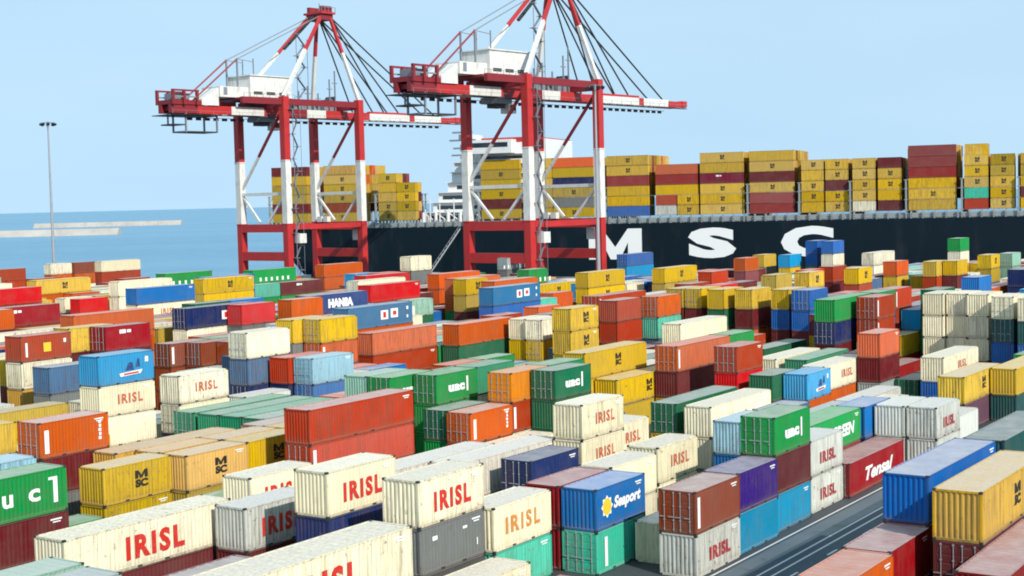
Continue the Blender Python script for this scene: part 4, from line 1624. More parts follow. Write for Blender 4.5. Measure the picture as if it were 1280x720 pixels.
169.1 -154.8 20 Y,Y,BM
150.4 -182.6 20 DG,Y
210.7 -93.6 40 OR,B,OR
220.2 -79.7 20 BR,BR
188.5 -127.0 20 ST,RO,W
177.3 -143.6 20 RB,PT
214.8 -88.0 20f RD,RD,B,RB
138.2 -202.0 20 DG,YD,RD,YD
172.2 -152.0 40 W,W
169.0 -157.5 40 W,W
191.6 -124.2 20 W,DG
163.5 -165.9 40 BR,OR
227.5 -71.4 20 Y,DG
203.2 -107.5 40 RO,Y
154.8 -179.8 20 B,OR
181.2 -140.9 40f NV,RD
189.3 -129.7 20 W,RR,W
208.2 -101.9 20 G,RR,MAR
163.2 -168.7 40 PT,Y
236.8 -60.2 20 LBS,RD,W
227.4 -74.1 20 LBS,BR
216.3 -90.8 20 RD,PT,DG
167.9 -163.1 20 W
234.3 -65.8 20 WG,RR
153.8 -185.3 20 B,WG
202.8 -113.1 20 OR,W
170.9 -160.3 20 B
144.7 -199.2 20 Y,DG,PT
163.6 -171.4 20 PT,RD
159.9 -177.0 20 ST,W,ST
175.4 -154.8 40 Y,PT,PT
141.7 -204.8 40 OR,OR,OR
156.7 -182.6 20 ST,OR
226.5 -79.7 20 DG
151.5 -190.9 40 YD,RD
194.8 -127.0 20 LBS,YD
153.6 -188.1 40 WC,B
183.6 -143.6 20f W,MAR,MAR
144.5 -202.0 20 NV,RD,W
202.8 -115.8 20 W,W
139.2 -210.4 40 RO,RO
163.6 -174.2 20 RR,G
233.8 -71.4 20 DG,RD
142.1 -207.6 20 T,T,W,OR
245.4 -54.7 40 YD,YD,YD
161.1 -179.8 20 OR,DG,RD
240.1 -63.0 20f RB,RB,W
217.9 -96.4 20 WG,DG,RD
195.6 -129.7 40 T,DG
214.5 -101.9 20 RR,T
152.7 -193.7 20 NV,Y
243.1 -60.2 40 MAR,Y,G
233.7 -74.1 40 W,DG
245.3 -57.5 20 LBS,B,B
209.8 -110.3 20 RD,MAR
174.2 -163.1 40 Y
191.2 -138.1 20 RD,WC,RD
213.8 -104.7 20 Y,Y,Y
217.7 -99.2 20 MAR,BR,G
240.6 -65.8 20 NV,Y
160.1 -185.3 40 WC,WC
152.6 -196.5 20 B,B
227.8 -85.3 20 BM,BM
239.0 -68.6 40 OR,OR
209.1 -113.1 20 Y,Y
177.2 -160.3 40f RR,YD,YD
151.0 -199.2 20f BM,Y,Y
169.9 -171.4 20 OR,OR
166.2 -177.0 20 NV,NV
163.1 -182.6 20 OR,OR,T
223.2 -93.6 20 NV,W,W
187.6 -146.4 20 Y,YD
197.0 -132.5 20 DG,DG
201.1 -127.0 40f BR,BR
189.9 -143.6 20f ST,OR
150.8 -202.0 20 BR,WC
184.6 -152.0 20 RR,RD,RD
209.1 -115.8 20 YD,YD
169.9 -174.2 40 BR,RB
181.5 -157.5 20 RR,RD,Y
176.0 -165.9 20 RD
196.6 -135.3 40 RO,OR,Y
215.7 -107.5 40 ST,ST
240.1 -71.4 40 ST,RD
187.8 -149.2 40f OR,OR
148.4 -207.6 40 Y,Y,W
144.8 -213.1 40 RD,OR,RB,RD
167.4 -179.8 20 Y,PT
193.7 -140.9 20 OR,T,LBS
246.4 -63.0 40 RB,Y,Y
224.3 -96.4 20 W,RR
209.3 -118.6 40 WG,RD
175.7 -168.7 20 Y
220.8 -101.9 40 T,T
251.6 -57.5 40 RB,RB
216.1 -110.3 40 BR,BR
197.5 -138.1 40 RD,OR,RD
220.1 -104.7 20 OR,OR,OR
224.0 -99.2 40f ST,RB,ST
246.9 -65.8 40 ST,BR
232.2 -88.0 40 BM,BM,WG
234.1 -85.3 20f PT,RD,ST
176.2 -171.4 40 DG
172.5 -177.0 20 ST,ST
154.2 -204.8 20 RD,OR,Y
229.5 -93.6 20 Y,Y,Y
203.3 -132.5 20 PT
143.3 -221.5 40 OR,W
147.1 -215.9 40 LBS,LBS,LBS,LBS
166.1 -188.1 40 MAR,W
196.2 -143.6 20 Y,Y
232.2 -90.8 40 YD,NV,BR
190.9 -152.0 20 WC,B,B
151.6 -210.4 20f RR,RR,G,W
182.3 -165.9 20 W,RO
200.0 -140.9 40 OR,Y,YD
208.0 -129.7 20 RR,RR
230.6 -96.4 40 Y,RB,RO
182.0 -168.7 40 Y,T
255.5 -60.2 20 WG,RD,Y
186.6 -163.1 20f RR,Y,RO
215.2 -121.4 20f RR,Y,W
226.4 -104.7 20 WG,WG
149.8 -218.7 40 RD,B,B
172.5 -185.3 20 Y,Y
251.5 -68.6 20 BM,RB
189.6 -160.3 20 RR,RR,W
165.4 -196.5 20f BM,NV
178.8 -177.0 40 G
160.5 -204.8 20 Y,RO
235.8 -93.6 40 RD,RD,T
209.6 -132.5 40 RD
245.2 -79.7 20 WC,ST
215.4 -124.2 40f BM,T,W
213.6 -127.0 20 LBS,ST,WC
202.6 -143.6 40 Y,LBS,LBS
197.3 -152.0 20f Y,Y,RR
157.9 -210.4 40 RO,YD
182.4 -174.2 40 MAR
209.1 -135.3 40 Y,RR
188.6 -165.9 40 W,YD
228.1 -107.5 20 RD,RD
252.5 -71.4 40 W,T
166.3 -199.2 20f Y,WC,Y
200.2 -149.2 20 Y,OR
160.9 -207.6 20 RR,RO
157.2 -213.1 20 OR,MAR,OR
258.8 -63.0 40 OR,OR,OR
221.7 -118.6 40 WG,Y,NV
214.3 -129.7 40 T,W,LBS
233.3 -101.9 40 PT,Y,W
261.8 -60.2 40 LBS,W,Y
264.1 -57.5 20 G,Y
166.6 -202.0 40f OR,MAR,MAR
228.5 -110.3 20f RD,NV,RD
192.9 -163.1 20f ST,OR,W,LBS
253.2 -74.1 20f W,PT,W
236.4 -99.2 40 RD,OR
221.5 -121.4 20f RB,RB,BM
232.7 -104.7 20 ST,WC
259.3 -65.8 40 WG,MAR,WG
178.8 -185.3 40f RB,WC,BM,B
244.6 -88.0 20f Y,MAR,OR
257.8 -68.6 40 NV,NV
195.9 -160.3 20f MAR,RO,RO,RO
171.7 -196.5 20 BR,RD
188.6 -171.4 40 B,WG
166.8 -204.8 40 MAR,RD
253.1 -76.9 40 DG,BM
155.8 -221.5 20 B,Y,Y
153.9 -224.3 40 G,ST,Y
200.8 -154.8 40f OR,DG,ST
159.6 -215.9 20 RB,Y
251.6 -79.7 20 BM,PT,BM
249.7 -82.5 40f G,Y,T
178.5 -188.1 40 OR,OR,OR
219.9 -127.0 40 Y,Y
244.6 -90.8 40 MAR,MAR
203.6 -152.0 40 WG,WG,WG
207.4 -146.4 20 DG,G,RD
229.9 -113.1 40 G,G
177.9 -190.9 40 YD,WC,YD
234.4 -107.5 40 RD,B
172.6 -199.2 20f OR,OR,OR,RD
206.5 -149.2 40 Y,Y,W
167.2 -207.6 40 WC,Y
249.9 -85.3 20f ST,RD,LBS
212.4 -140.9 20 ST,WC,ST
243.0 -96.4 20 G,DG
229.9 -115.8 40 T,NV,WG
194.4 -168.7 40 NV,DG
178.0 -193.7 40 NV,Y
234.8 -110.3 40 YD,B
199.3 -163.1 20 MAR,RD,MAR
259.5 -74.1 20 Y,Y
216.5 -138.1 20f BM,W,LBS
227.8 -121.4 20 G,W,RD
239.1 -104.7 20 G,W,T
162.2 -218.7 20 BR,OR,BR
157.0 -227.0 20 LBS,DG,RD,LBS
250.9 -88.0 20 DG,BR,BR
151.6 -235.4 40 W,W,YD
178.1 -196.5 40 OR,OR,RB
191.3 -177.0 40 OR,RO
248.2 -93.6 40 RD,LBS
222.0 -132.5 40 NV,ST,G
162.1 -221.5 40 LBS,LBS,B
165.9 -215.9 40 Y,BR,WG
227.8 -124.2 40f YD,BM,BM
257.9 -79.7 40 NV,MAR
215.0 -143.6 40f Y,Y,RO
170.4 -210.4 20f RD,WC,OR
194.8 -174.2 20 MAR,OR
213.7 -146.4 40 ST,OR,B
221.5 -135.3 20 MAR,DG
201.0 -165.9 20 Y,RO,MAR
265.0 -71.4 20 ST,Y
178.9 -199.2 40 Y,DG,LBS
158.6 -229.8 40 RR,Y,RO
256.2 -85.3 20f Y,W,W
218.8 -140.9 40f WG,MAR,MAR
271.3 -63.0 20 G,RB,G
234.2 -118.6 20 Y,ST,B
226.8 -129.7 20 RO,RO
249.3 -96.4 20 PT,PT,PT
245.7 -101.9 20 W,W,W
193.5 -179.8 20 RR,RR
274.2 -60.2 20 B,B,ST
179.0 -202.0 40 YD,LBS,MAR
209.3 -157.5 40 T,WC,LBS
205.6 -163.1 20 RB,Y,RB
248.8 -99.2 40 RD,RR,T
222.8 -138.1 20f MAR,MAR,WC
234.1 -121.4 40 RO,T,WC
245.4 -104.7 20 W,W
168.6 -218.7 20f T,MAR,W,RD
271.8 -65.8 20 T,NV,NV
163.3 -227.0 40 Y,OR
159.5 -232.6 20 Y,Y,Y,Y
270.2 -68.6 20 RR,RD,LBS
257.2 -88.0 20 RD,Y,PT
201.1 -171.4 40f BR,PT,BR
156.7 -238.2 40 WC,NV,WC,WC
179.2 -204.8 20 LBS,MAR,RR
209.2 -160.3 20 YD,YD
166.3 -224.3 40 OR,BR,ST
213.2 -154.8 40 Y,Y,ST
262.1 -82.5 20 Y,BM,BM
190.9 -188.1 20 NV
232.3 -127.0 20f B,OR,ST
257.0 -90.8 40 OR,MAR
216.0 -152.0 20 B,OR,DG
242.3 -113.1 40 DG,LBS
176.7 -210.4 20f W,W,W
201.1 -174.2 40 LBS,W
227.8 -135.3 20 RO,DG
207.3 -165.9 40 WG,WG,WG
246.8 -107.5 40 T,WG
219.0 -149.2 40 W,G,G
179.6 -207.6 20 LBS,LBS,LBS
262.5 -85.3 20 T,WG,MAR
277.6 -63.0 40 W,W,MAR
242.3 -115.8 20 MAR,RR
240.5 -118.6 20 OR,T
233.1 -129.7 40 DG,Y
255.6 -96.4 40 BR,WC
206.9 -168.7 20 MAR,YD,WC
252.0 -101.9 40 MAR,WC,MAR
177.0 -213.1 20f Y,Y,G
199.8 -179.8 40 Y,RB
247.3 -110.3 40 OR,OR
211.9 -163.1 20 W,RD,W
229.1 -138.1 20 Y,YD,YD
251.7 -104.7 20 WG,WG,T
174.9 -218.7 20 W,Y,LBS
278.1 -65.8 40 NV,YD,YD
165.8 -232.6 20 YD,B,PT,PT
164.0 -235.4 40 BR,RB,BR
276.5 -68.6 20 W,Y,T
263.5 -88.0 40f B,ST,T
190.5 -196.5 20 W,ST,BM
203.7 -177.0 20 ST,G
215.6 -160.3 20 T,BM,BM
260.7 -93.6 20 RD
234.5 -132.5 20f BM,BM,BM
174.5 -221.5 20 Y,Y,Y
178.3 -215.9 40f BM,W,W
240.3 -124.2 20 PT,Y,PT
270.3 -79.7 20 RD,BR
268.4 -82.5 20 B,B,OR
238.6 -127.0 40 NV,DG
227.4 -143.6 20 W,G
222.3 -152.0 40 NV,W,PT
226.1 -146.4 20f RR,Y,Y
183.0 -210.4 20 RO,OR
234.1 -135.3 40 BR,BR
161.1 -243.7 40 T,T,T,MAR
191.4 -199.2 20 BM,BM,OR
171.0 -229.8 20 DG,DG,Y
163.7 -240.9 40 WC,WC,RB,MAR
231.2 -140.9 40 PT,PT
268.8 -85.3 20 BR,PT
246.8 -118.6 20 RD,RD
275.0 -76.9 40 Y,B
213.2 -168.7 40 OR,W,RB
183.3 -213.1 20 BM,RD,B
191.5 -202.0 40 MAR,RD,OR
221.7 -157.5 20 WC,MAR
261.3 -99.2 20 YD,Y,T
218.2 -163.1 40 W,B,B
246.5 -121.4 40 Y
235.4 -138.1 40 WC,LBS
258.0 -104.7 40 RB,DG
181.2 -218.7 40f YD,MAR,Y
175.7 -227.0 20 Y,RB,Y
172.2 -232.6 40 MAR,G,WC
282.8 -68.6 40 WG,W,W
213.5 -171.4 20 YD,PT,RB
206.1 -182.6 40 W,WC
210.0 -177.0 20 W,WC,LBS
169.1 -238.2 20 B,Y,MAR,Y
221.9 -160.3 20 RR,MAR,RO
178.8 -224.3 20 RR,RR,RR
225.7 -154.8 40f Y,BR,MAR
267.0 -93.6 40 RB
240.8 -132.5 20 RR,B
180.8 -221.5 40f YD,Y,MAR
246.6 -124.2 20 DG,RD,BM
276.6 -79.7 40 T,Y
274.7 -82.5 20 RO,RR,RD
282.3 -71.4 20 T,W,RD
203.6 -188.1 20 NV
233.8 -143.6 40 B,RB
269.5 -90.8 40f T,BM,T
254.8 -113.1 20 RB,MAR
213.6 -174.2 40 LBS,BM,YD
232.4 -146.4 20 MAR,WG
189.3 -210.4 40 RD,RD,RD
219.8 -165.9 20 RR,RR,RO
259.3 -107.5 20 B,Y
231.4 -149.2 40 Y,T
197.7 -199.2 40 WG,Y
282.3 -74.1 20 YD,G,LBS
177.3 -229.8 40 RO,DG,RO
290.0 -63.0 20 YD,YD,Y
275.1 -85.3 20 RD,RD,RD
245.5 -129.7 20 YD,G,B
268.1 -96.4 20 WG
264.5 -101.9 40 BM,MAR,RD
189.7 -213.1 40 MAR,RB,Y
165.3 -249.3 40 YD,WC,WC
212.2 -179.8 20 W,PT,PT
259.7 -110.3 40 RD,G
164.2 -252.1 40 OR,WG,Y,WC
228.0 -157.5 20 RD,G
267.6 -99.2 20 B,NV,BM
290.5 -65.8 20 YD,ST
210.0 -185.3 20 PT,RO
182.0 -227.0 20 Y,BM,BM
176.4 -235.4 20 YD,WG,T
276.0 -88.0 20 PT,ST,B
219.8 -171.4 40 MAR,B,MAR
216.3 -177.0 40 Y,Y
169.6 -246.5 20 BM,WC,WC
175.4 -238.2 20 G,OR
228.2 -160.3 40 RO,BM
185.1 -224.3 20f BR,W,W
190.8 -215.9 20 PT,BR,BR
247.1 -132.5 40 RB,RD
252.9 -124.2 40f RD,RB,RD
251.1 -127.0 40f LBS,B,RB
288.6 -71.4 20 RB,RR,RD
209.9 -188.1 40 T,RD
234.8 -152.0 20 RR,DG
261.1 -113.1 20 ST,ST
238.7 -146.4 20 W,T
246.6 -135.3 40 MAR
173.6 -243.7 20 ST,ST,W,ST
226.1 -165.9 40 BR,RD,Y
200.1 -204.8 40 WC,NV,WC
176.1 -240.9 40 B,PT
288.6 -74.1 20 W,B
260.6 -115.8 20 ST,WC
287.4 -76.9 20 DG,MAR
251.8 -129.7 40 B,MAR
225.6 -168.7 40 YD,Y,G
218.6 -179.8 40 ST,W,WG
199.9 -207.6 20 OR,W,G
203.9 -202.0 20 PT,LBS,W
234.3 -157.5 20 MAR,RO
260.6 -118.6 20f B,B,MAR
230.6 -163.1 40 PT,OR
259.0 -121.4 20 MAR,MAR,MAR
247.8 -138.1 40 MAR
193.6 -218.7 20 BR,W
296.8 -65.8 40 LBS,Y,DG
216.3 -185.3 20 OR,W
188.3 -227.0 20 MAR,OR
184.6 -232.6 40 RR,WC
169.6 -254.8 40 RO,RR,ST,RB
295.3 -68.6 40 DG,DG
282.3 -88.0 20 BM,Y,RB
218.6 -182.6 20 B,B,RB
175.9 -246.5 40 RD,Y
181.8 -238.2 20 W,RO,W
238.1 -154.8 40 RD,OR
279.4 -93.6 20f B,NV,B
193.3 -221.5 20 ST,ST
191.4 -224.3 40 RR,RR,RR
197.1 -215.9 20 ST,WG,Y
289.1 -79.7 20 B,RD,T
294.9 -71.4 40 YD,YD
281.9 -90.8 20 RD,YD,OR
226.0 -174.2 20 RD,WC,OR
241.1 -152.0 20 W,W
201.8 -210.4 20 NV,NV,T
245.1 -146.4 20 WC,W
179.9 -243.7 40 BR,ST
243.8 -149.2 20 MAR,MAR
210.1 -199.2 40 Y,Y
189.8 -229.8 40 DG
294.9 -74.1 20 LBS,RO,RR
293.7 -76.9 20 Y,MAR,OR
290.1 -82.5 20f Y,Y,Y
213.3 -196.5 20f G,G,Y
202.1 -213.1 40 RO,WC
177.8 -249.3 40 NV,Y
206.3 -207.6 20 OR,PT,W
210.2 -202.0 20 DG,RD,YD
172.8 -257.6 40 Y,Y
176.7 -252.1 40 DG,LBS
240.7 -157.5 20 W,YD
199.9 -218.7 40 OR,OR
289.9 -85.3 40f Y,T,BR
222.6 -185.3 20 NV,MAR,OR
194.7 -227.0 20 RD,OR,OR
189.1 -235.4 20 ST,YD
232.3 -171.4 40 WG,W,DG
288.6 -88.0 40 PT,ST,ST
224.9 -182.6 20 BR,BR,BR
228.8 -177.0 20 BM,RR
277.9 -104.7 40 WG,MAR
188.1 -238.2 40 WC
240.6 -160.3 20f RR,LBS,MAR
285.7 -93.6 20f NV,LBS,BM
259.5 -132.5 20 BR,BM
199.6 -221.5 20 LBS,LBS,MAR
203.4 -215.9 40 Y,RD,Y
265.3 -124.2 20 Y,RD
263.5 -127.0 40 PT,BM
295.4 -79.7 40 NV,B,BM
222.3 -188.1 40 PT,W,PT
288.2 -90.8 20 RR,RD,RR
232.3 -174.2 20 MAR,Y
247.4 -152.0 20 WG,WG
208.1 -210.4 20 ST,RO,BR
251.4 -146.4 20 BR,DG
259.0 -135.3 40 B,YD
238.5 -165.9 40 W,RD
278.1 -107.5 20 Y,RR
212.5 -204.8 20 OR,MAR,MAR
250.2 -149.2 40 YD,OR
188.5 -240.9 20 ST,MAR,MAR
301.2 -74.1 40 YD,YD
264.3 -129.7 20 LBS,WG
286.8 -96.4 40 WC,WC
238.1 -168.7 40 BR,BR
300.1 -76.9 40 NV,OR,W
296.4 -82.5 20 W,OR,OR
231.0 -179.8 40 PT,RD,NV
212.6 -207.6 20 Y,Y,Y
216.5 -202.0 40 Y,DG
243.1 -163.1 40 RB,RR
275.0 -115.8 20 Y,Y
247.0 -157.5 20 MAR,ST
260.3 -138.1 40 YD,YD
224.7 -190.9 40 W,RD
197.0 -232.6 40f B,YD,RR
178.3 -260.4 20 ST,NV
182.1 -254.8 40 W,WC
228.9 -185.3 20 WG,OR,OR
307.7 -68.6 20 RD,WC
201.0 -227.0 40 OR,T,MAR
195.4 -235.4 40 W
231.2 -182.6 20 T,NV
235.1 -177.0 40 NV,NV,NV
280.2 -110.3 40 Y,Y
188.3 -246.5 40 BR,BR
274.9 -118.6 40 OR,T
250.6 -154.8 40 W,DG
246.9 -160.3 20 MAR,WC
203.8 -224.3 40 Y,YD,YD
292.1 -93.6 20 RD,Y
265.8 -132.5 40 OR,OR
205.9 -221.5 40 RB,G,WG
271.6 -124.2 40 W,WC
307.4 -71.4 20 BM,RD
294.5 -90.8 20 YD,DG
238.6 -174.2 20 NV,G,NV
253.7 -152.0 20 Y,W
214.4 -210.4 20 DG,BR,OR
280.4 -113.1 40 W,RB
274.8 -121.4 40 RR,G
192.3 -243.7 20 W,W,OR
289.9 -99.2 40 LBS,ST
284.4 -107.5 20 Y,T
218.8 -204.8 20f BR,Y,RO
222.6 -199.2 20 NV
202.2 -229.8 20 Y,W,YD
194.8 -240.9 40 WC
270.6 -129.7 20 OR,OR
214.5 -213.1 20 B,T,RB
302.7 -82.5 40 OR,MAR
190.2 -249.3 20 WG,W
181.0 -263.2 20 G,B,Y
289.9 -101.9 20 LBS,Y
218.9 -207.6 40f OR,OR,ST
179.5 -266.0 20 YD,W,OR,B
185.2 -257.6 40 T,PT
189.1 -252.1 40 Y,NV
281.3 -115.8 20 LBS,RD
253.3 -157.5 20 T,Y
212.4 -218.7 40 WG,WG,YD
302.4 -85.3 40 WG,RR
184.6 -260.4 20 WG,RO,B
235.3 -185.3 40 DG,YD
314.0 -68.6 20 RB,RB
244.7 -171.4 20 OR,OR
301.0 -88.0 20 B,WC
237.5 -182.6 20 T,PT,PT
290.4 -104.7 20 BR,B
200.5 -238.2 40 OR
179.9 -268.7 40 DG,OR,RD
253.2 -160.3 20 OR,OR
215.8 -215.9 20 Y,Y
298.4 -93.6 40 WC,WC
275.9 -127.0 40 WG,MAR
307.8 -79.7 40 W,NV
234.8 -188.1 20 DG,Y,RB
313.7 -71.4 40 WC,WC"""
def mass_object(name, boxes, label_kind='stuff'):
    """boxes: (origin, x axis, y axis, L, W, H, colour, visible)"""
    V = []; F = []; C = []
    for o, ax, ay, L, W, H, colr, fine in boxes:
        def P(x, y, z): V.append((o.x + ax.x * x + ay.x * y, o.y + ax.y * x + ay.y * y, o.z + z)); return len(V) - 1
        nf = len(F)
        hx, hy = L / 2, W / 2
        def q(pts): F.append(tuple(P(*p) for p in pts))
        if fine:
            for sy in (-1, 1):
                pr = corr(L - .3, .278, .036)
                for (a, da), (b, db) in zip(pr, pr[1:]):
                    pts = [(-hx + .15 + a, sy * (hy - .012 - da), .19), (-hx + .15 + b, sy * (hy - .012 - db), .19), (-hx + .15 + b, sy * (hy - .012 - db), H - .085), (-hx + .15 + a, sy * (hy - .012 - da), H - .085)]
                    q(pts if sy < 0 else pts[::-1])
            pr = corr(W - .22, .25, .045)
            for (a, da), (b, db) in zip(pr, pr[1:]):
                q([(-hx + .02 + da, hy - .11 - a, .16), (-hx + .02 + db, hy - .11 - b, .16), (-hx + .02 + db, hy - .11 - b, H - .12), (-hx + .02 + da, hy - .11 - a, H - .12)])
        else:
            for sy in (-1, 1):
                pts = [(-hx + .15, sy * (hy - .03), .19), (hx - .15, sy * (hy - .03), .19), (hx - .15, sy * (hy - .03), H - .085), (-hx + .15, sy * (hy - .03), H - .085)]
                q(pts if sy < 0 else pts[::-1])
            q([(-hx + .03, hy - .11, .16), (-hx + .03, -hy + .11, .16), (-hx + .03, -hy + .11, H - .12), (-hx + .03, hy - .11, H - .12)])
        q([(hx - .03, -hy, .16), (hx - .03, hy, .16), (hx - .03, hy, H - .12), (hx - .03, -hy, H - .12)])
        q([(-hx + .05, -hy + .05, H - .03), (hx - .05, -hy + .05, H - .03), (hx - .05, hy - .05, H - .03), (-hx + .05, hy - .05, H - .03)])
        def bx(x0, y0, z0, x1, y1, z1):
            i = [P(*c) for c in ((x0,y0,z0),(x1,y0,z0),(x1,y1,z0),(x0,y1,z0),(x0,y0,z1),(x1,y0,z1),(x1,y1,z1),(x0,y1,z1))]
            for f in ((0,3,2,1),(4,5,6,7),(0,1,5,4),(1,2,6,5),(2,3,7,6),(3,0,4,7)): F.append(tuple(i[k] for k in f))
        for sx in (-1, 1):
            for sy in (-1, 1):
                xa, xb = sorted((sx * hx, sx * (hx - .15))); ya, yb = sorted((sy * hy, sy * (hy - .11)))
                bx(xa, ya, 0.003, xb, yb, H)
            xa, xb = sorted((sx * hx, sx * (hx - .09)))
            bx(xa, -hy + .112, .02, xb, hy - .112, .16); bx(xa, -hy + .112, H - .12, xb, hy - .112, H - .01)
        for sy in (-1, 1):
            ya, yb = sorted((sy * hy, sy * (hy - .06)))
            bx(-hx + .152, ya, .03, hx - .152, yb, .19); bx(-hx + .152, ya, H - .085, hx - .152, yb, H - .01)
        C += [colr] * (len(F) - nf)
    me = bpy.data.meshes.new(name)
    me.from_pydata(V, [], F)
    at = me.attributes.new('paint', 'FLOAT_COLOR', 'FACE')
    flat = []
    for c in C: flat += [c[0], c[1], c[2], 1.0]
    at.data.foreach_set('color', flat)
    me.materials.append(M_PAINT_V); me.update()
    return link(me, name)
boxes = []
ax = Vector((UX, UY, 0)); ay = Vector((-VX, -VY, 0))
for row in MASS.strip().split('\n'):
    f = row.split()
    u = float(f[0]); v = float(f[1]); ln = int(f[2][:2]); fine = len(f[2]) > 2
    for k, cn in enumerate(f[3].split(',')):
        if cn == '-': continue
        j = jit.uniform(.85, 1.1)
        boxes.append((yard(u + LEN[ln] / 2, v - CW / 2, k * TP + .012), ax, ay, LEN[ln], CW, CH, tuple(x * j for x in PAINT[cn]), fine))
o = mass_object('packed_containers', boxes)
tag(o, 'further rows of mixed coloured containers packed behind and between the nearer stacks', 'containers', kind='stuff')

# ------------------------------------------------------------------ the container ship
ship = thing('container_ship', 'huge dark navy container ship with white hull letters moored behind the two cranes', 'ship', SHIP_O, SHIP_ROT)
SX0, SX1, BEAM, DECK = -75.0, 250.0, 44.0, 15.2
mb = MB()
n = 40
prof = []
for i in range(n + 1):
    x = SX0 + (SX1 - SX0) * i / n
    ts = min(1.0, max(0.0, (x - SX0) / 26.0)); tb = min(1.0, max(0.0, (SX1 - x) / 70.0))
    half = BEAM / 2 * (0.80 + 0.20 * math.sin(ts * math.pi / 2)) * (math.sin(tb * math.pi / 2) ** 0.7 if tb < 1 else 1)
    low = half * (0.35 + 0.65 * math.sin(ts * math.pi / 2)) * (0.55 + 0.45 * tb)
    zl = -2.0
    prof.append((x, half, low, DECK + (1 - tb) * 3.0))
cy = BEAM / 2
for (x0, h0, l0, d0), (x1, h1, l1, d1) in zip(prof, prof[1:]):
    for s in (-1, 1):
        mb.quad([(x0, cy + s * l0, -2.4), (x1, cy + s * l1, -2.4), (x1, cy + s * h1, 5.0), (x0, cy + s * h0, 5.0)])
        mb.quad([(x0, cy + s * h0, 5.0), (x1, cy + s * h1, 5.0), (x1, cy + s * h1, d1), (x0, cy + s * h0, d0)])
    mb.quad([(x0, cy - h0, d0), (x1, cy - h1, d1), (x1, cy + h1, d1), (x0, cy + h0, d0)])
x, h, l, d = prof[0]
mb.quad([(x, cy - l, -2.4), (x, cy + l, -2.4), (x, cy + h, 5), (x, cy + h, d), (x, cy - h, d), (x, cy - h, 5)])
mb.build('hull', M_HULL, ship)
# hull letters M S C: 8 m tall, wide
def hull_letters():
    for ch, cx, w in (('M', 31.9, 15.8), ('S', 60.1, 13.6), ('C', 86.6, 14.4)):
        if ch == 'M':
            mb = MB()
            for pts in EMM: mb.quad([(cx + a * w, -0.02, 9.35 + b * 8.8) for a, b in pts])
            mb.build('hull_lettering', I_WHITE, ship)
            continue
        vs, fs = text_polys(ch, 10.0, 0.62)
        xs = [a for a, b in vs]; ys = [b for a, b in vs]
        kx = w / (max(xs) - min(xs)); ky = 8.6 / (max(ys) - min(ys))
        mb = MB()
        for f in fs:
            mb.quad([((vs[i][0] - (max(xs) + min(xs)) / 2) * kx + cx, -0.02, (vs[i][1] - (max(ys) + min(ys)) / 2) * ky + 9.35) for i in f])
        mb.build('hull_lettering', I_WHITE, ship)
hull_letters()
# hatch coaming, posts and rails along the near side
mb = MB()
mb.box(-66, 0.9, DECK + .02, 215, 1.3, DECK + 1.5)
mb.box(-66, 1.3, DECK + .02, 215, 43, DECK + 1.0)
for k in range(94):
    x = -66 + k * 3.0
    mb.box(x, 0.15, DECK + .01, x + .45, 0.85, DECK + 2.0)
mb.build('hatch_coaming', M_SHIPGREY, ship)
mb = MB()
for k in range(140):
    x = -70 + k * 2.0
    mb.box(x, 0.04, DECK + .005, x + .09, 0.12, DECK + 1.15)
for z in (.55, 1.12):
    mb.box(-70, 0.02, DECK + z, 212, 0.10, DECK + z + .07)
mb.build('deck_rail', M_GALV, ship)
for s, w in [(-80.5, 1), (-62.3, 1), (-43.8, 1), (-10.1, 1), (6.2, 1), (28.9, 1), (70.2, 1), (84.5, 1), (98.2, 1), (112.9, 1), (127.2, 1), (141.4, 1), (154.6, 1)]:
    mb = MB()
    for y in [0.25] + [3 + 2.55 * k for k in range(15)]:
        mb.box(s - .22, y, DECK + .02, s + .22, y + .5, DECK + 10.2)
    for z in (2.0, 4.9, 7.8, 10.2):
        mb.box(s - .5, 0.2, DECK + z, s + .5, 40, DECK + z + .22)
    for z in (2.2, 5.1, 7.9):
        mb.bar((s, .6, DECK + z), (s, 3.0, DECK + z + 2.6), .12)
    mb.build('lashing_bridge', M_SHIPGREY, ship)
# accommodation block, bridge, mast, funnel
mb = MB()
A0, A1 = -10.5, 7.0
mb.box(A0, 4.0, DECK + 1.01, A1, 40, 41.0)
mb.box(A0 - 1.0, -0.6, 36.6, A1 - 6, 44.6, 40.6)
for k, (xa, z0, z1, y0) in enumerate(((-28.0, 16.21, 19.6, 3.0), (-26.5, 19.6, 22.6, 4.5), (-25.0, 22.6, 25.6, 5.5), (-22.5, 25.6, 28.6, 7.0), (-21.5, 28.6, 31.6, 8.0), (-21.0, 31.6, 34.6, 9.0))):
    mb.box(xa, y0, z0, A0 - .01, 38, z1)
    mb.box(xa - .8, y0 - .8, z1 - .22, A0 - .01, 38.6, z1 + .02)
for k in range(7):
    z = 19 + k * 2.9
    mb.box(A0, 2.9, z, A1 + 1.0, 4.0, z + .2)
    mb.box(A0, 2.9, z + .2, A1 + 1.0, 2.98, z + 1.1) if k % 2 else None
acc = mb.build('superstructure', M_WHITE, ship)
mb = MB()
for k in range(7):
    mb = MB(); mb.box(A0 + 1.2, 3.97, 17.6 + k * 2.9, A1 - 1.2, 4.05, 18.5 + k * 2.9); mb.build('window_band', M_GLASS, acc)
for k, (xa, z, y0) in enumerate(((-27.4, 17.4, 2.97), (-26, 20.4, 4.47), (-24.6, 23.4, 5.47), (-20.5, 26.4, 6.97), (-18.5, 29.4, 7.97))):
    mb = MB(); mb.box(xa + 1, y0 - .04, z, A0 - 1.5, y0 + .03, z + 1.1); mb.build('window_band', M_GLASS, acc)
mb = MB()
mb.box(A0 - 1.04, -.5, 38.4, A0 + 10.4, -.64, 39.8)
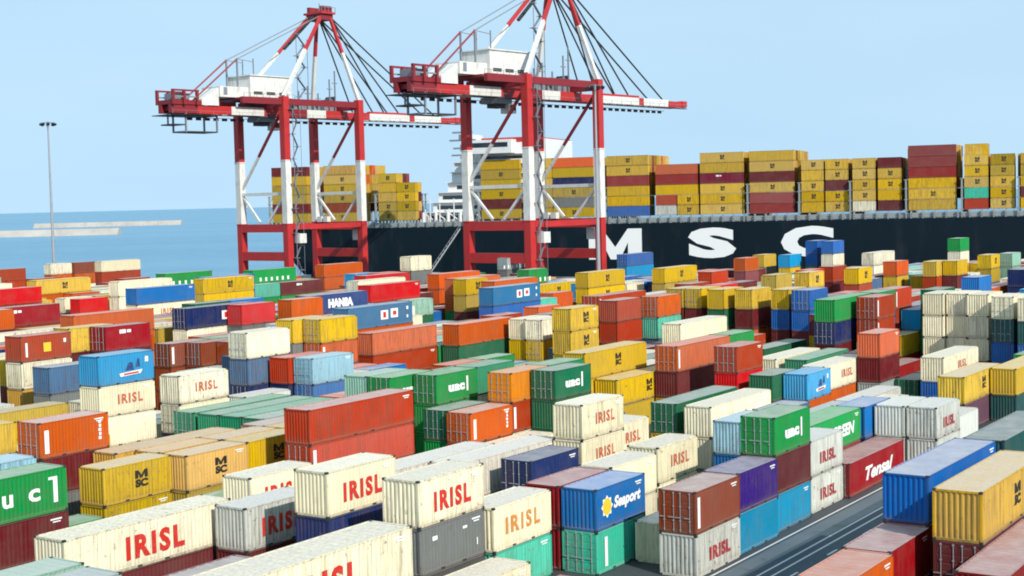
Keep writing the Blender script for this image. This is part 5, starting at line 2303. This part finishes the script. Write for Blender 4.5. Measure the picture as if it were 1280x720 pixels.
mb.build('bridge_window', M_GLASS, acc)
mb = MB()
mb.box(A0 + .5, 3.9, 39.9, A1 - .2, 39, 41.3); mb.box(A0 + 2, 2.6, 22.0, A0 + 9.0, 3.1, 22.9)
mb.build('red_stripe', M_CRED, acc)
mb = MB()
mb.box(-20.2, 12, 34.63, -15.5, 22, 40.0); mb.box(-19.6, 12.5, 40.0, -16.2, 21, 43.0)
mb.build('funnel', M_WHITE, ship)
mb = MB()
mb.tube((-18.5, 10, 34.6), (-18.5, 10, 49.5), .5, .25)
for z, w in ((36.5, 3.6), (38.6, 3.0), (41.0, 4.2), (43.4, 3.2), (46.0, 2.2)):
    mb.box(-18.5 - w, 9.6, z, -18.5 + w, 10.4, z + .5)
mb.box(-19.6, 9.55, 41.4, -17.4, 10.45, 43.0)
mb.build('radar_mast', M_CGREY, ship)
mb = MB()
for k in range(12):
    mb.box(-29.5 + k * 1.55, 1.5, DECK + 1.02, -29.2 + k * 1.55, 1.8, DECK + 2.4 + (k * 37 % 5) * 1.5)
for k in range(5):
    mb.tube((-28.5 + k * 4.0, 1.7, DECK + 1.02), (-28.5 + k * 4.0, 1.7, DECK + 4.4), .5, n=8)
    mb.bar((-28.5 + k * 4, 1.9, DECK + 4.3), (-25.5 + k * 4, 1.9, DECK + 2.2), .3)
mb.build('mooring_gear', M_WHITE, ship)

# deck cargo: "s length y base-tier colours from the deck up|bay words"
BAYS = """-79.9 40 YD,MAR,YD,YD,Y,MAR 8 0|the aftmost bay
-61.7 40 YD,BR,YD,YD,Y,YT 8 0|second bay from the stern
-43.2 20 YD,YD,Y,Y,YD 4 0|the bay just right of left crane
-37.0 20 YD,YD,Y,YD 2 0|the bay beside the white accommodation
-9.5 40 YD,MAR,YD,YD,YD,Y 8 0|the bay before the white bridge
6.8 20 YD,YD,YD,Y,Y,Y 6 0|the bay behind right crane middle
13.0 40 YD,GR,YD,NV,YD,RO 8 0|the bay inside right crane, rightmost
29.4 40 BM,Y,Y,RW,Y,Y 9 0|the first bay right of the right crane
43.8 20 WG,RD,-,-,- 2 0|second bay right of crane, aft half
50.1 20 Y,Y,-,-,- 2 0|second bay right of crane, forward half
43.8 40 -,-,Y,RW,OR 9 0|the second bay right of the right crane
56.7 40 Y,Y,Y,MARw,Y,Y 9 0|the third bay right of the crane
70.7 40 RW,RW,Y,MAR,Y,Y 9 0|the fourth bay right of the crane
85.0 20 Y,Y,Y,Y,Y 9 0|the fifth bay right of the crane
91.5 20 Y,Y,MAR,Y,Y 9 0|the sixth bay right of the crane
98.8 20 WC,Y,Y,Y,Y 9 0|the seventh bay right of the crane
105.5 20 MAR,Y,Y,Y,MAR 9 0|the eighth bay right of the crane
113.5 40 Y,Y,Y,RW,RW,RW 9 0|the tall red topped bay toward the right
127.8 20 RR,T,Y,Y,Y 9 1|the bay just right of the red topped one
134.4 20 Y,Y,Y,YD,YD 9 0|the last full bay before the right edge
141.9 40 Y,MAR,Y,YD,Y 9 0|the bay cut by the right edge"""
CB = DECK + 2.05
HP = 2.9
sax = Vector((math.cos(SHIP_ROT), math.sin(SHIP_ROT), 0)); say = Vector((-math.sin(SHIP_ROT), math.cos(SHIP_ROT), 0))
CNAME = {'RD': 'brick red', 'OR': 'orange', 'WC': 'cream', 'YT': 'tan yellow', 'MARw': 'maroon', 'NV': 'navy', 'BM': 'royal blue', 'RR': 'coral red', 'RW': 'brownish red', 'MAR': 'maroon', 'WG': 'pale grey', 'T': 'teal', 'RO': 'orange red', 'YD': 'dull yellow', 'Y': 'yellow', 'GR': 'grey', 'BR': 'brown'}
TIERS = ['bottom', 'second', 'third', 'fourth', 'fifth', 'sixth', 'seventh', 'eighth']
deckmass = []
jit2 = random.Random(4)
for row in BAYS.strip().split('\n'):
    a, words = row.split('|')
    f = a.split()
    s = float(f[0]); ln = int(f[1]); colours = f[2].split(','); nin = int(f[3]); up = int(f[4])
    L = LEN[ln]
    for k, cn in enumerate(colours):
        if cn == '-': continue
        t = '%s deck container, %s tier of %s' % (CNAME[cn], TIERS[k], words)
        mk = 'msc' if cn in ('Y', 'YD', 'YT') and jit2.random() < .8 else 'tag' if cn == 'MARw' else '-'
        container('deck_container', t, 'container', 'containers on the ship deck', ln, PAINT['YS' if cn == 'Y' else cn], ship_pt(s + L / 2, 1.3 + CW / 2, CB + k * HP), SHIP_ROT, mk, 0, False, high=True)
    for r in range(1, nin):
        top = len(colours) + (up if r < 4 else jit2.choice((0, 0, -1, 0)))
        for k in range(0 if r < 3 else max(0, top - 4), top):
            cn = jit2.choice(('YS', 'YS', 'YS', 'YD', 'YS', 'YT', 'RO', 'MAR', 'YD', 'YS', 'RW', 'YT'))
            j = jit2.uniform(.8, 1.1)
            deckmass.append((ship_pt(s + L / 2, 1.3 + CW / 2 + r * 2.52, CB + k * HP), sax, say, 13.72 if r > 2 and ln == 40 else L, CW, 2.88, tuple(x * j for x in PAINT[cn]), r < 3))
o = mass_object('deck_cargo', deckmass)
tag(o, 'inner rows of mostly yellow containers behind the front row on the ship deck', 'containers', kind='stuff')

# gangway from the ship's deck to the quay
g = thing('gangway', 'thin grey gangway sloping from the dark ship side down to the quay', 'gangway', (0, 0, 0))
ga = ship_pt(-15.9, -.3, DECK - .6); gb = ship_pt(-15.9 - 9.0, -4.6, 0.6)
mb = MB(); mb.bar(ga, gb, 1.3, .35); mb.build('ramp', M_GALV, g)
mb = MB()
for s in (-.55, .55):
    for k in range(13):
        p = Vector(ga).lerp(Vector(gb), k / 12) + Vector((0, s, .1)); mb.bar(p, p + Vector((0, 0, 1.0)), .06)
    mb.bar(Vector(ga) + Vector((0, s, 1.1)), Vector(gb) + Vector((0, s, 1.1)), .08)
mb.build('handrail', M_GALV, g)

# ------------------------------------------------------------------ quay cranes
TH = R(40)
def crane(label, X, Y):
    """x = out over the water, -y = along the quay towards the right; legs at x 0 / G, y 0 / -Q"""
    G, Q = 25.0, 17.2
    t = thing('quay_crane', label, 'crane', (X, Y, 0), R(90) - TH, 'red and white quay cranes')
    mid = -Q / 2
    R_, W_, D_ = 0, 1, 2
    mats = [M_CRED, M_CWHITE, M_CDRED, M_CGREY, M_STEEL]
    TOP = 49.0
    for x in (0, G):
        for y in (0, -Q):
            near = y < -1
            mb = MB(); w = 1.75
            top = TOP if near else 47.2
            for z0, z1, m_ in ((1.6, 18.2, 0), (18.2, 33.6, 1), (33.6, top, 0)):
                mb.box(x - w / 2, y - w / 2, z0, x + w / 2, y + w / 2, z1, m_)
            for z in (18.2, 33.6):
                mb.box(x - w / 2 - .08, y - w / 2 - .08, z - .12, x + w / 2 + .08, y + w / 2 + .08, z + .12, 1 if z > 30 else 0)
            lg = mb.build('leg', mats, t)
            mb = MB()
            mb.box(x - .9, y - 3.2, .9, x + .9, y + 3.2, 1.6)
            for k in (-2.6, -1.2, 1.2, 2.6):
                mb.tube((x - .25, y + k, .5), (x + .25, y + k, .5), .46, n=12, mi=4)
            mb.build('bogie', mats, t)
    for x in (0, G):
        for z0, z1, nm in ((16.2, 18.15, 'upper_sill_beam'), (9.2, 11.3, 'lower_sill_beam')):
            mb = MB(); mb.box(x - .8, -Q + .88, z0, x + .8, -.88, z1, 0)
            mb.box(x - .55, -Q + .9, z1 + .002, x + .55, -.9, z1 + .05, 2)
            mb.build(nm, mats, t)
        mb = MB(); mb.box(x - .32, -Q + .88, 25.2, x + .32, -.88, 25.95, 1); mb.build('cross_beam', mats, t)
        mb = MB(); mb.bar((x, -.9, 25.0), (x, mid + 1.6, 18.6), .5, mi=1); mb.build('brace', mats, t)
        mb = MB(); mb.bar((x, -Q + .9, 25.0), (x, mid - 1.6, 18.6), .5, mi=1); mb.build('brace', mats, t)
        mb = MB()
        p, q = Vector((x, -.8, 27.0)), Vector((x, -Q + .9, 45.6))
        mb.bar(p, p.lerp(q, .42), .55, mi=1); mb.bar(p.lerp(q, .42), q, .55, mi=2)
        mb.build('diagonal_brace', mats, t)
        mb = MB(); mb.box(x - .7, -Q + .88, 46.6, x + .7, -.88, 48.2, 2); mb.build('head_beam', mats, t)
    for y in (0, -Q):
        mb = MB(); mb.box(.88, y - .5, 16.8, G - .88, y + .5, 18.0, 0); mb.build('portal_beam', mats, t)
        z0, z1 = (47.25, 48.6) if y == 0 else (47.0, 48.5)
        mb = MB(); mb.box(-13 if y else -9, y - .45, z0, (-.88 if y else -.88), y + .45, z1, 2)
        mb.box(.88, y - .45, z0, G - .88, y + .45, z1, 2); mb.build('top_beam', mats, t)
    # girder and boom: twin boxes in red and white lengths
    mb = MB()
    segs = [(-28.5, -21, 2), (-21, -11, 0), (-11, -1, 1), (-1, 6, 0), (6, 13, 2), (13, 19.4, 1), (19.4, 27, 0)]
    for a, b, m_ in segs:
        for s in (-1.9, 1.9):
            mb.box(a, mid + s - .55, 44.6, b, mid + s + .55, 46.55, m_)
    for k in range(11):
        x = -27.5 + k * 5.2
        mb.box(x, mid - 1.35, 45.2, x + .5, mid + 1.35, 46.2, 2)
    mb.build('girder', mats, t)
    mb = MB()
    segs = [(27.1, 35, 0), (35, 50, 1), (50, 52, 0), (52, 62.5, 1), (62.5, 70.5, 0)]
    for a, b, m_ in segs:
        for s in (-1.9, 1.9):
            mb.box(a, mid + s - .5, 44.6, b, mid + s + .5, 46.3 if b < 68 else 46.0, m_)
            if m_ == 1 and a < 50: mb.box(a, mid + s - .52, 46.302, b, mid + s + .52, 46.8, 0)
    for k in range(9):
        x = 29 + k * 4.6
        mb.box(x, mid - 1.4, 45.2, x + .45, mid + 1.4, 46.0, 2)
    mb.box(68.5, mid - 2.6, 44.8, 70.6, mid + 2.6, 46.2, 0)
    mb.build('boom', mats, t)
    # walkway with rails under / along the girder
    mb = MB()
    mb.box(-29, mid - 3.6, 44.15, 69, mid - 2.75, 44.3, 4)
    mb.box(-30, mid - 3.0, 43.95, -16, mid + 3.0, 44.14, 4)
    for k in range(26):
        x = -29 + k * 3.9
        mb.box(x, mid - 3.58, 44.3, x + .06, mid - 3.52, 45.2, 3)
    mb.box(-29, mid - 3.58, 45.15, 69, mid - 3.53, 45.2, 3)
    mb.build('walkway', mats, t)
    mb = MB()
    for k in range(34):
        x = -20 + k * 2.6
        mb.box(x, mid + 2.9, 43.4, x + 1.5, mid + 3.1, 44.0, 4)
    mb.box(-20, mid + 2.95, 44.0, 68.5, mid + 3.05, 44.1, 4)
    mb.build('cable_festoon', mats, t)
    # backreach end: red railed frame with hanging maintenance frame
    mb = MB()
    for x in (-28.3, -25.2, -21.5):
        for y in (mid - 3, mid + 3):
            mb.box(x - .3, y - .3, 46.56, x + .3, y + .3, 50.0, 2)
    for y in (mid - 3, mid + 3):
        mb.box(-28.6, y - .2, 49.6, -21, y + .2, 50.0, 2); mb.box(-28.6, y - .12, 48.2, -21, y + .12, 48.5, 3)
    mb.box(-28.4, mid - 2.7, 46.6, -19, mid + 2.7, 47.6, 2); mb.box(-27, mid - 2.0, 47.6, -23, mid + 2.0, 49.2, 3)
    mb.build('backreach_frame', mats, t)
    mb = MB()
    for x in (-24.5, -15.5):
        for y in (mid - 2.4, mid + 2.4):
            mb.box(x - .18, y - .18, 40.2, x + .18, y + .18, 44.6, 3)
        mb.box(x - .18, mid - 2.2, 40.2, x + .18, mid + 2.2, 40.55, 3)
    for y in (mid - 2.4, mid + 2.4):
        mb.box(-24.3, y - .15, 40.2, -15.7, y + .15, 40.5, 4)
    mb.box(-28, mid - 2.4, 41.8, -24.7, mid + 2.4, 42.1, 4); mb.box(-27.9, mid - .15, 42.1, -27.6, mid + .15, 44.6, 3)
    mb.build('hanging_frame', mats, t)
    # machinery house
    mb = MB()
    mb.box(-6.5, mid - 4.2, 48.7, 6.5, mid + 4.2, 54.0, 1)
    mb.box(-6.8, mid - 4.5, 54.0, 6.8, mid + 4.5, 54.25, 1)
    mb.box(-10.5, mid - 5.4, 48.25, 7.5, mid + 5.4, 48.68, 2)
    mb.box(-15.0, mid - 3.4, 48.7, -6.52, mid + 3.4, 51.2, 1)
    mb.quad([(-20, mid - 2.8, 48.0), (-15.02, mid - 2.8, 50.8), (-15.02, mid + 2.8, 50.8), (-20, mid + 2.8, 48.0)], 1)
    mb.quad([(-20, mid - 2.8, 46.6), (-15.02, mid - 2.8, 46.6), (-15.02, mid - 2.8, 50.8), (-20, mid - 2.8, 48.0)], 1)
    mb.quad([(-20, mid - 2.8, 46.6), (-20, mid - 2.8, 48.0), (-20, mid + 2.8, 48.0), (-20, mid + 2.8, 46.6)], 1)
    h = mb.build('machinery_house', mats, t)
    mb = MB()
    for k in range(3):
        mb.box(-5.5 + k * 4.0, mid - 4.26, 49.6, -2.8 + k * 4.0, mid - 4.18, 50.3, 4)
    mb.box(-14, mid - 3.46, 49.2, -12.9, mid - 3.38, 51.0, 3)
    mb.build('louvre', mats, h)
    mb = MB()
    for k in range(9):
        x = -9.5 + k * 2
        for y in (mid - 5.3, mid + 5.3): mb.box(x, y - .04, 48.7, x + .08, y + .04, 49.8, 3)
    for y in (mid - 5.3, mid + 5.3): mb.box(-9.5, y - .04, 49.75, 6.6, y + .04, 49.83, 3)
    mb.build('handrail', mats, h)
    # A-frame
    ap = 71.0; ax_ = 20.5
    for (bx, by), nm in (((0, 0), 'rear_apex_leg'), ((0, -Q), 'rear_apex_leg'), ((G, 0), 'front_apex_leg'), ((G, -Q), 'front_apex_leg')):
        mb = MB()
        p = Vector((bx, by, 49.0)); q = Vector((ax_ + (1.2 if bx else -1.2), mid + (2.2 if by == 0 else -2.2), ap))
        f = .55
        mb.bar(p, p.lerp(q, f), .85, mi=1, w2=.75); mb.bar(p.lerp(q, f), q, .75, mi=0, w2=.6)
        mb.build(nm, mats, t)
    mb = MB()
    mb.box(ax_ - 2.4, mid - 3.4, ap, ax_ + 2.4, mid + 3.4, ap + .5, 0)
    mb.box(ax_ - 2.0, mid - 2.8, ap - 1.5, ax_ + 2.0, mid + 2.8, ap, 2)
    for s in (-1, 1):
        mb.box(ax_ - 1.6, mid + s * 2.4 - .5, ap + .5, ax_ + 1.6, mid + s * 2.4 + .5, ap + 2.0, 2)
    for k in range(5):
        mb.box(ax_ - 2.4 + k * 1.2 - .05, mid - 3.4, ap + .5, ax_ - 2.4 + k * 1.2 + .05, mid - 3.3, ap + 1.7, 3)
    mb.box(ax_ - 2.4, mid - 3.42, ap + 1.6, ax_ + 2.4, mid - 3.3, ap + 1.72, 3)
    mb.box(ax_ - .08, mid - .08, ap + .5, ax_ + .08, mid + .08, ap + 3.0, 3)
    mb.build('apex_platform', mats, t)
    mb = MB()
    p = Vector((ax_ - 1, mid + 1.4, ap - 1)); q = Vector((10, mid + 1.4, 62))
    mb.bar((8.2, mid, 61.6), (ax_ - 2, mid, 70.5), .6, mi=4)
    mb.build('hoist_strut', mats, t)
    for s in (-2.0, 2.0):
        for x, z in ((33, 46.8), (40.5, 46.9), (46, 46.9), (60.5, 46.3)):
            mb = MB(); mb.tube((ax_ + 1.5, mid + s, ap - .4), (x, mid + s, z), .2, n=6, mi=4)
            mb.build('forestay', mats, t)
        mb = MB(); mb.tube((ax_ - 1.5, mid + s, ap - .4), (-8.5, mid + s, 58.0), .12, n=6, mi=3)
        mb.tube((-8.5, mid + s, 58.0), (-22, mid + s, 47.6), .2, n=6, mi=2)
        mb.build('backstay', mats, t)
        mb = MB(); mb.bar((-8.5, mid + s, 51.3), (-8.5, mid + s, 58.2), .35, mi=3)
        mb.bar((-8.5, mid + s, 58.0), (-3.5, mid + s, 57.6), .15, mi=3); mb.bar((-3.5, mid + s, 54.26), (-3.5, mid + s, 58.4), .22, mi=3)
        mb.build('stay_post', mats, t)
    # stairs on the near landside leg and a ladder tower by the apex
    mb = MB()
    zz = 4.0; d = 1
    while zz < 46:
        x0, x1 = (1.2, 2.7) if d > 0 else (2.7, 1.2)
        mb.bar((x0, -Q - 1.4, zz), (x1, -Q - 1.4, zz + 2.9), .5, .1, mi=3)
        mb.box(x1 - .7, -Q - 1.95, zz + 2.85, x1 + .7, -Q - .9, zz + 2.98, 3)
        zz += 3.0; d = -d
    mb.box(.95, -Q - 2.0, 2, 1.07, -Q - 1.88, 46, 3); mb.box(3.3, -Q - 2.0, 2, 3.38, -Q - 1.92, 46, 3)
    mb.build('stair_tower', mats, t)
    mb = MB()
    zz = 49.0; d = 1
    while zz < 64:
        x0, x1 = (9.5, 12) if d > 0 else (12, 9.5)
        mb.bar((x0, mid - 3.2, zz), (x1, mid - 3.2, zz + 2.6), .6, .12, mi=3)
        mb.box(x1 - .8, mid - 3.7, zz + 2.55, x1 + .8, mid - 2.7, zz + 2.68, 3)
        zz += 2.7; d = -d
    for x in (9.0, 12.6): mb.box(x - .06, mid - 3.7, 48.6, x + .06, mid - 3.58, 64, 3)
    mb.build('ladder_tower', mats, t)
    # winch gear on top of the girder by the waterside legs
    mb = MB()
    for k, (x, w, hh) in enumerate(((11, 1.2, 2.2), (14, 1.6, 3.0), (17.5, 1.0, 2.0), (21.5, 1.4, 4.2), (23.4, .5, 5.5))):
        mb.box(x - w, mid - 1.2, 46.56, x + w, mid + 1.2, 46.56 + hh * .6, 3)
        mb.tube((x, mid - 1.5, 46.56 + hh * .6), (x, mid + 1.5, 46.56 + hh * .6), .5, n=10, mi=4)
        mb.box(x - .14, mid - 1.9, 46.56, x + .14, mid - 1.62, 47.5 + hh * 1.7, 3); mb.box(x - .9, mid - 1.88, 47.0 + hh * 1.2, x + .9, mid - 1.66, 47.2 + hh * 1.2, 3)
    mb.build('winch_gear', mats, t)
    # trolley and cab
    tr = MB()
    tr.box(-2.2, mid - 2.4, 43.2, 2.6, mid + 2.4, 44.5, 3); tr.box(-1.5, mid - 1.2, 42.3, 1.7, mid + 1.2, 43.2, 4)
    trolley = tr.build('trolley', mats, t)
    mb = MB(); mb.box(3.0, mid - 1.2, 41.3, 5.4, mid + 1.2, 43.9, 1); mb.box(5.42, mid - 1.0, 41.5, 5.46, mid + 1.0, 43.2, 4)
    mb.box(3.4, mid - 1.26, 41.9, 5.2, mid - 1.21, 43.1, 4)
    mb.build('operator_cab', mats, t)
    mb = MB(); mb.box(1.2, -Q - 2.8, 13.5, 3.4, -Q - .95, 15.8, 1); mb.build('electrical_cabinet', mats, t)
    mb = MB(); mb.box(G + .9, -Q + 2.5, 13.4, G + 3.2, -Q + 4.6, 16.0, 1)
    mb.build('electrical_cabinet', mats, t)
    # spreader lights: two white floodlight boxes on the sill beam
    mb = MB()
    mb.box(G - 1.4, -3.4, 18.21, G - .2, -1.8, 19.6, 1); mb.build('equipment_box', mats, t)
    mb = MB(); mb.box(G - 1.4, -5.7, 18.21, G - .2, -4.1, 19.6, 1); mb.build('equipment_box', mats, t)
    return t
crane('farther red and white quay crane standing left, boom tip behind the other crane', -67.2, 361.0)
crane('nearer red and white quay crane standing right, its top cut off above', -9.1, 315.0)

# ------------------------------------------------------------------ light masts
def light_mast(label, X, Y, H, head):
    t = thing('light_mast', label, 'light mast', (X, Y, 0), R(20), 'tall floodlight masts')
    mb = MB(); mb.tube((0, 0, 0), (0, 0, H), .42, .17, n=12); mb.tube((0, 0, 0), (0, 0, .4), .7, n=12)
    mb.build('pole', M_GALV, t)
    mb = MB()
    for i in range(12):
        a, b = 6.2832 * i / 12, 6.2832 * (i + 1) / 12
        mb.bar((1.5 * math.cos(a), 1.5 * math.sin(a), H - .3), (1.5 * math.cos(b), 1.5 * math.sin(b), H - .3), .12)
    for i in range(4):
        a = 6.2832 * i / 4
        mb.bar((0, 0, H - .1), (1.5 * math.cos(a), 1.5 * math.sin(a), H - .3), .1)
    mb.build('head_ring', M_CGREY, t)
    for i in range(8):
        a = 6.2832 * i / 8
        mb = MB()
        c = Vector((1.62 * math.cos(a), 1.62 * math.sin(a), H - .62)); d = Vector((math.cos(a), math.sin(a), -.55)).normalized()
        mb.bar(c - d * .2, c + d * .35, .62, .55)
        mb.build('floodlight', M_LAMP, t)
light_mast('slim grey floodlight mast standing alone at far left against the sea', -109.6, 345.0, 44.0, 1)
light_mast('slim grey floodlight mast standing in front of the right crane leg', 17.7, 292.0, 45.5, 1)
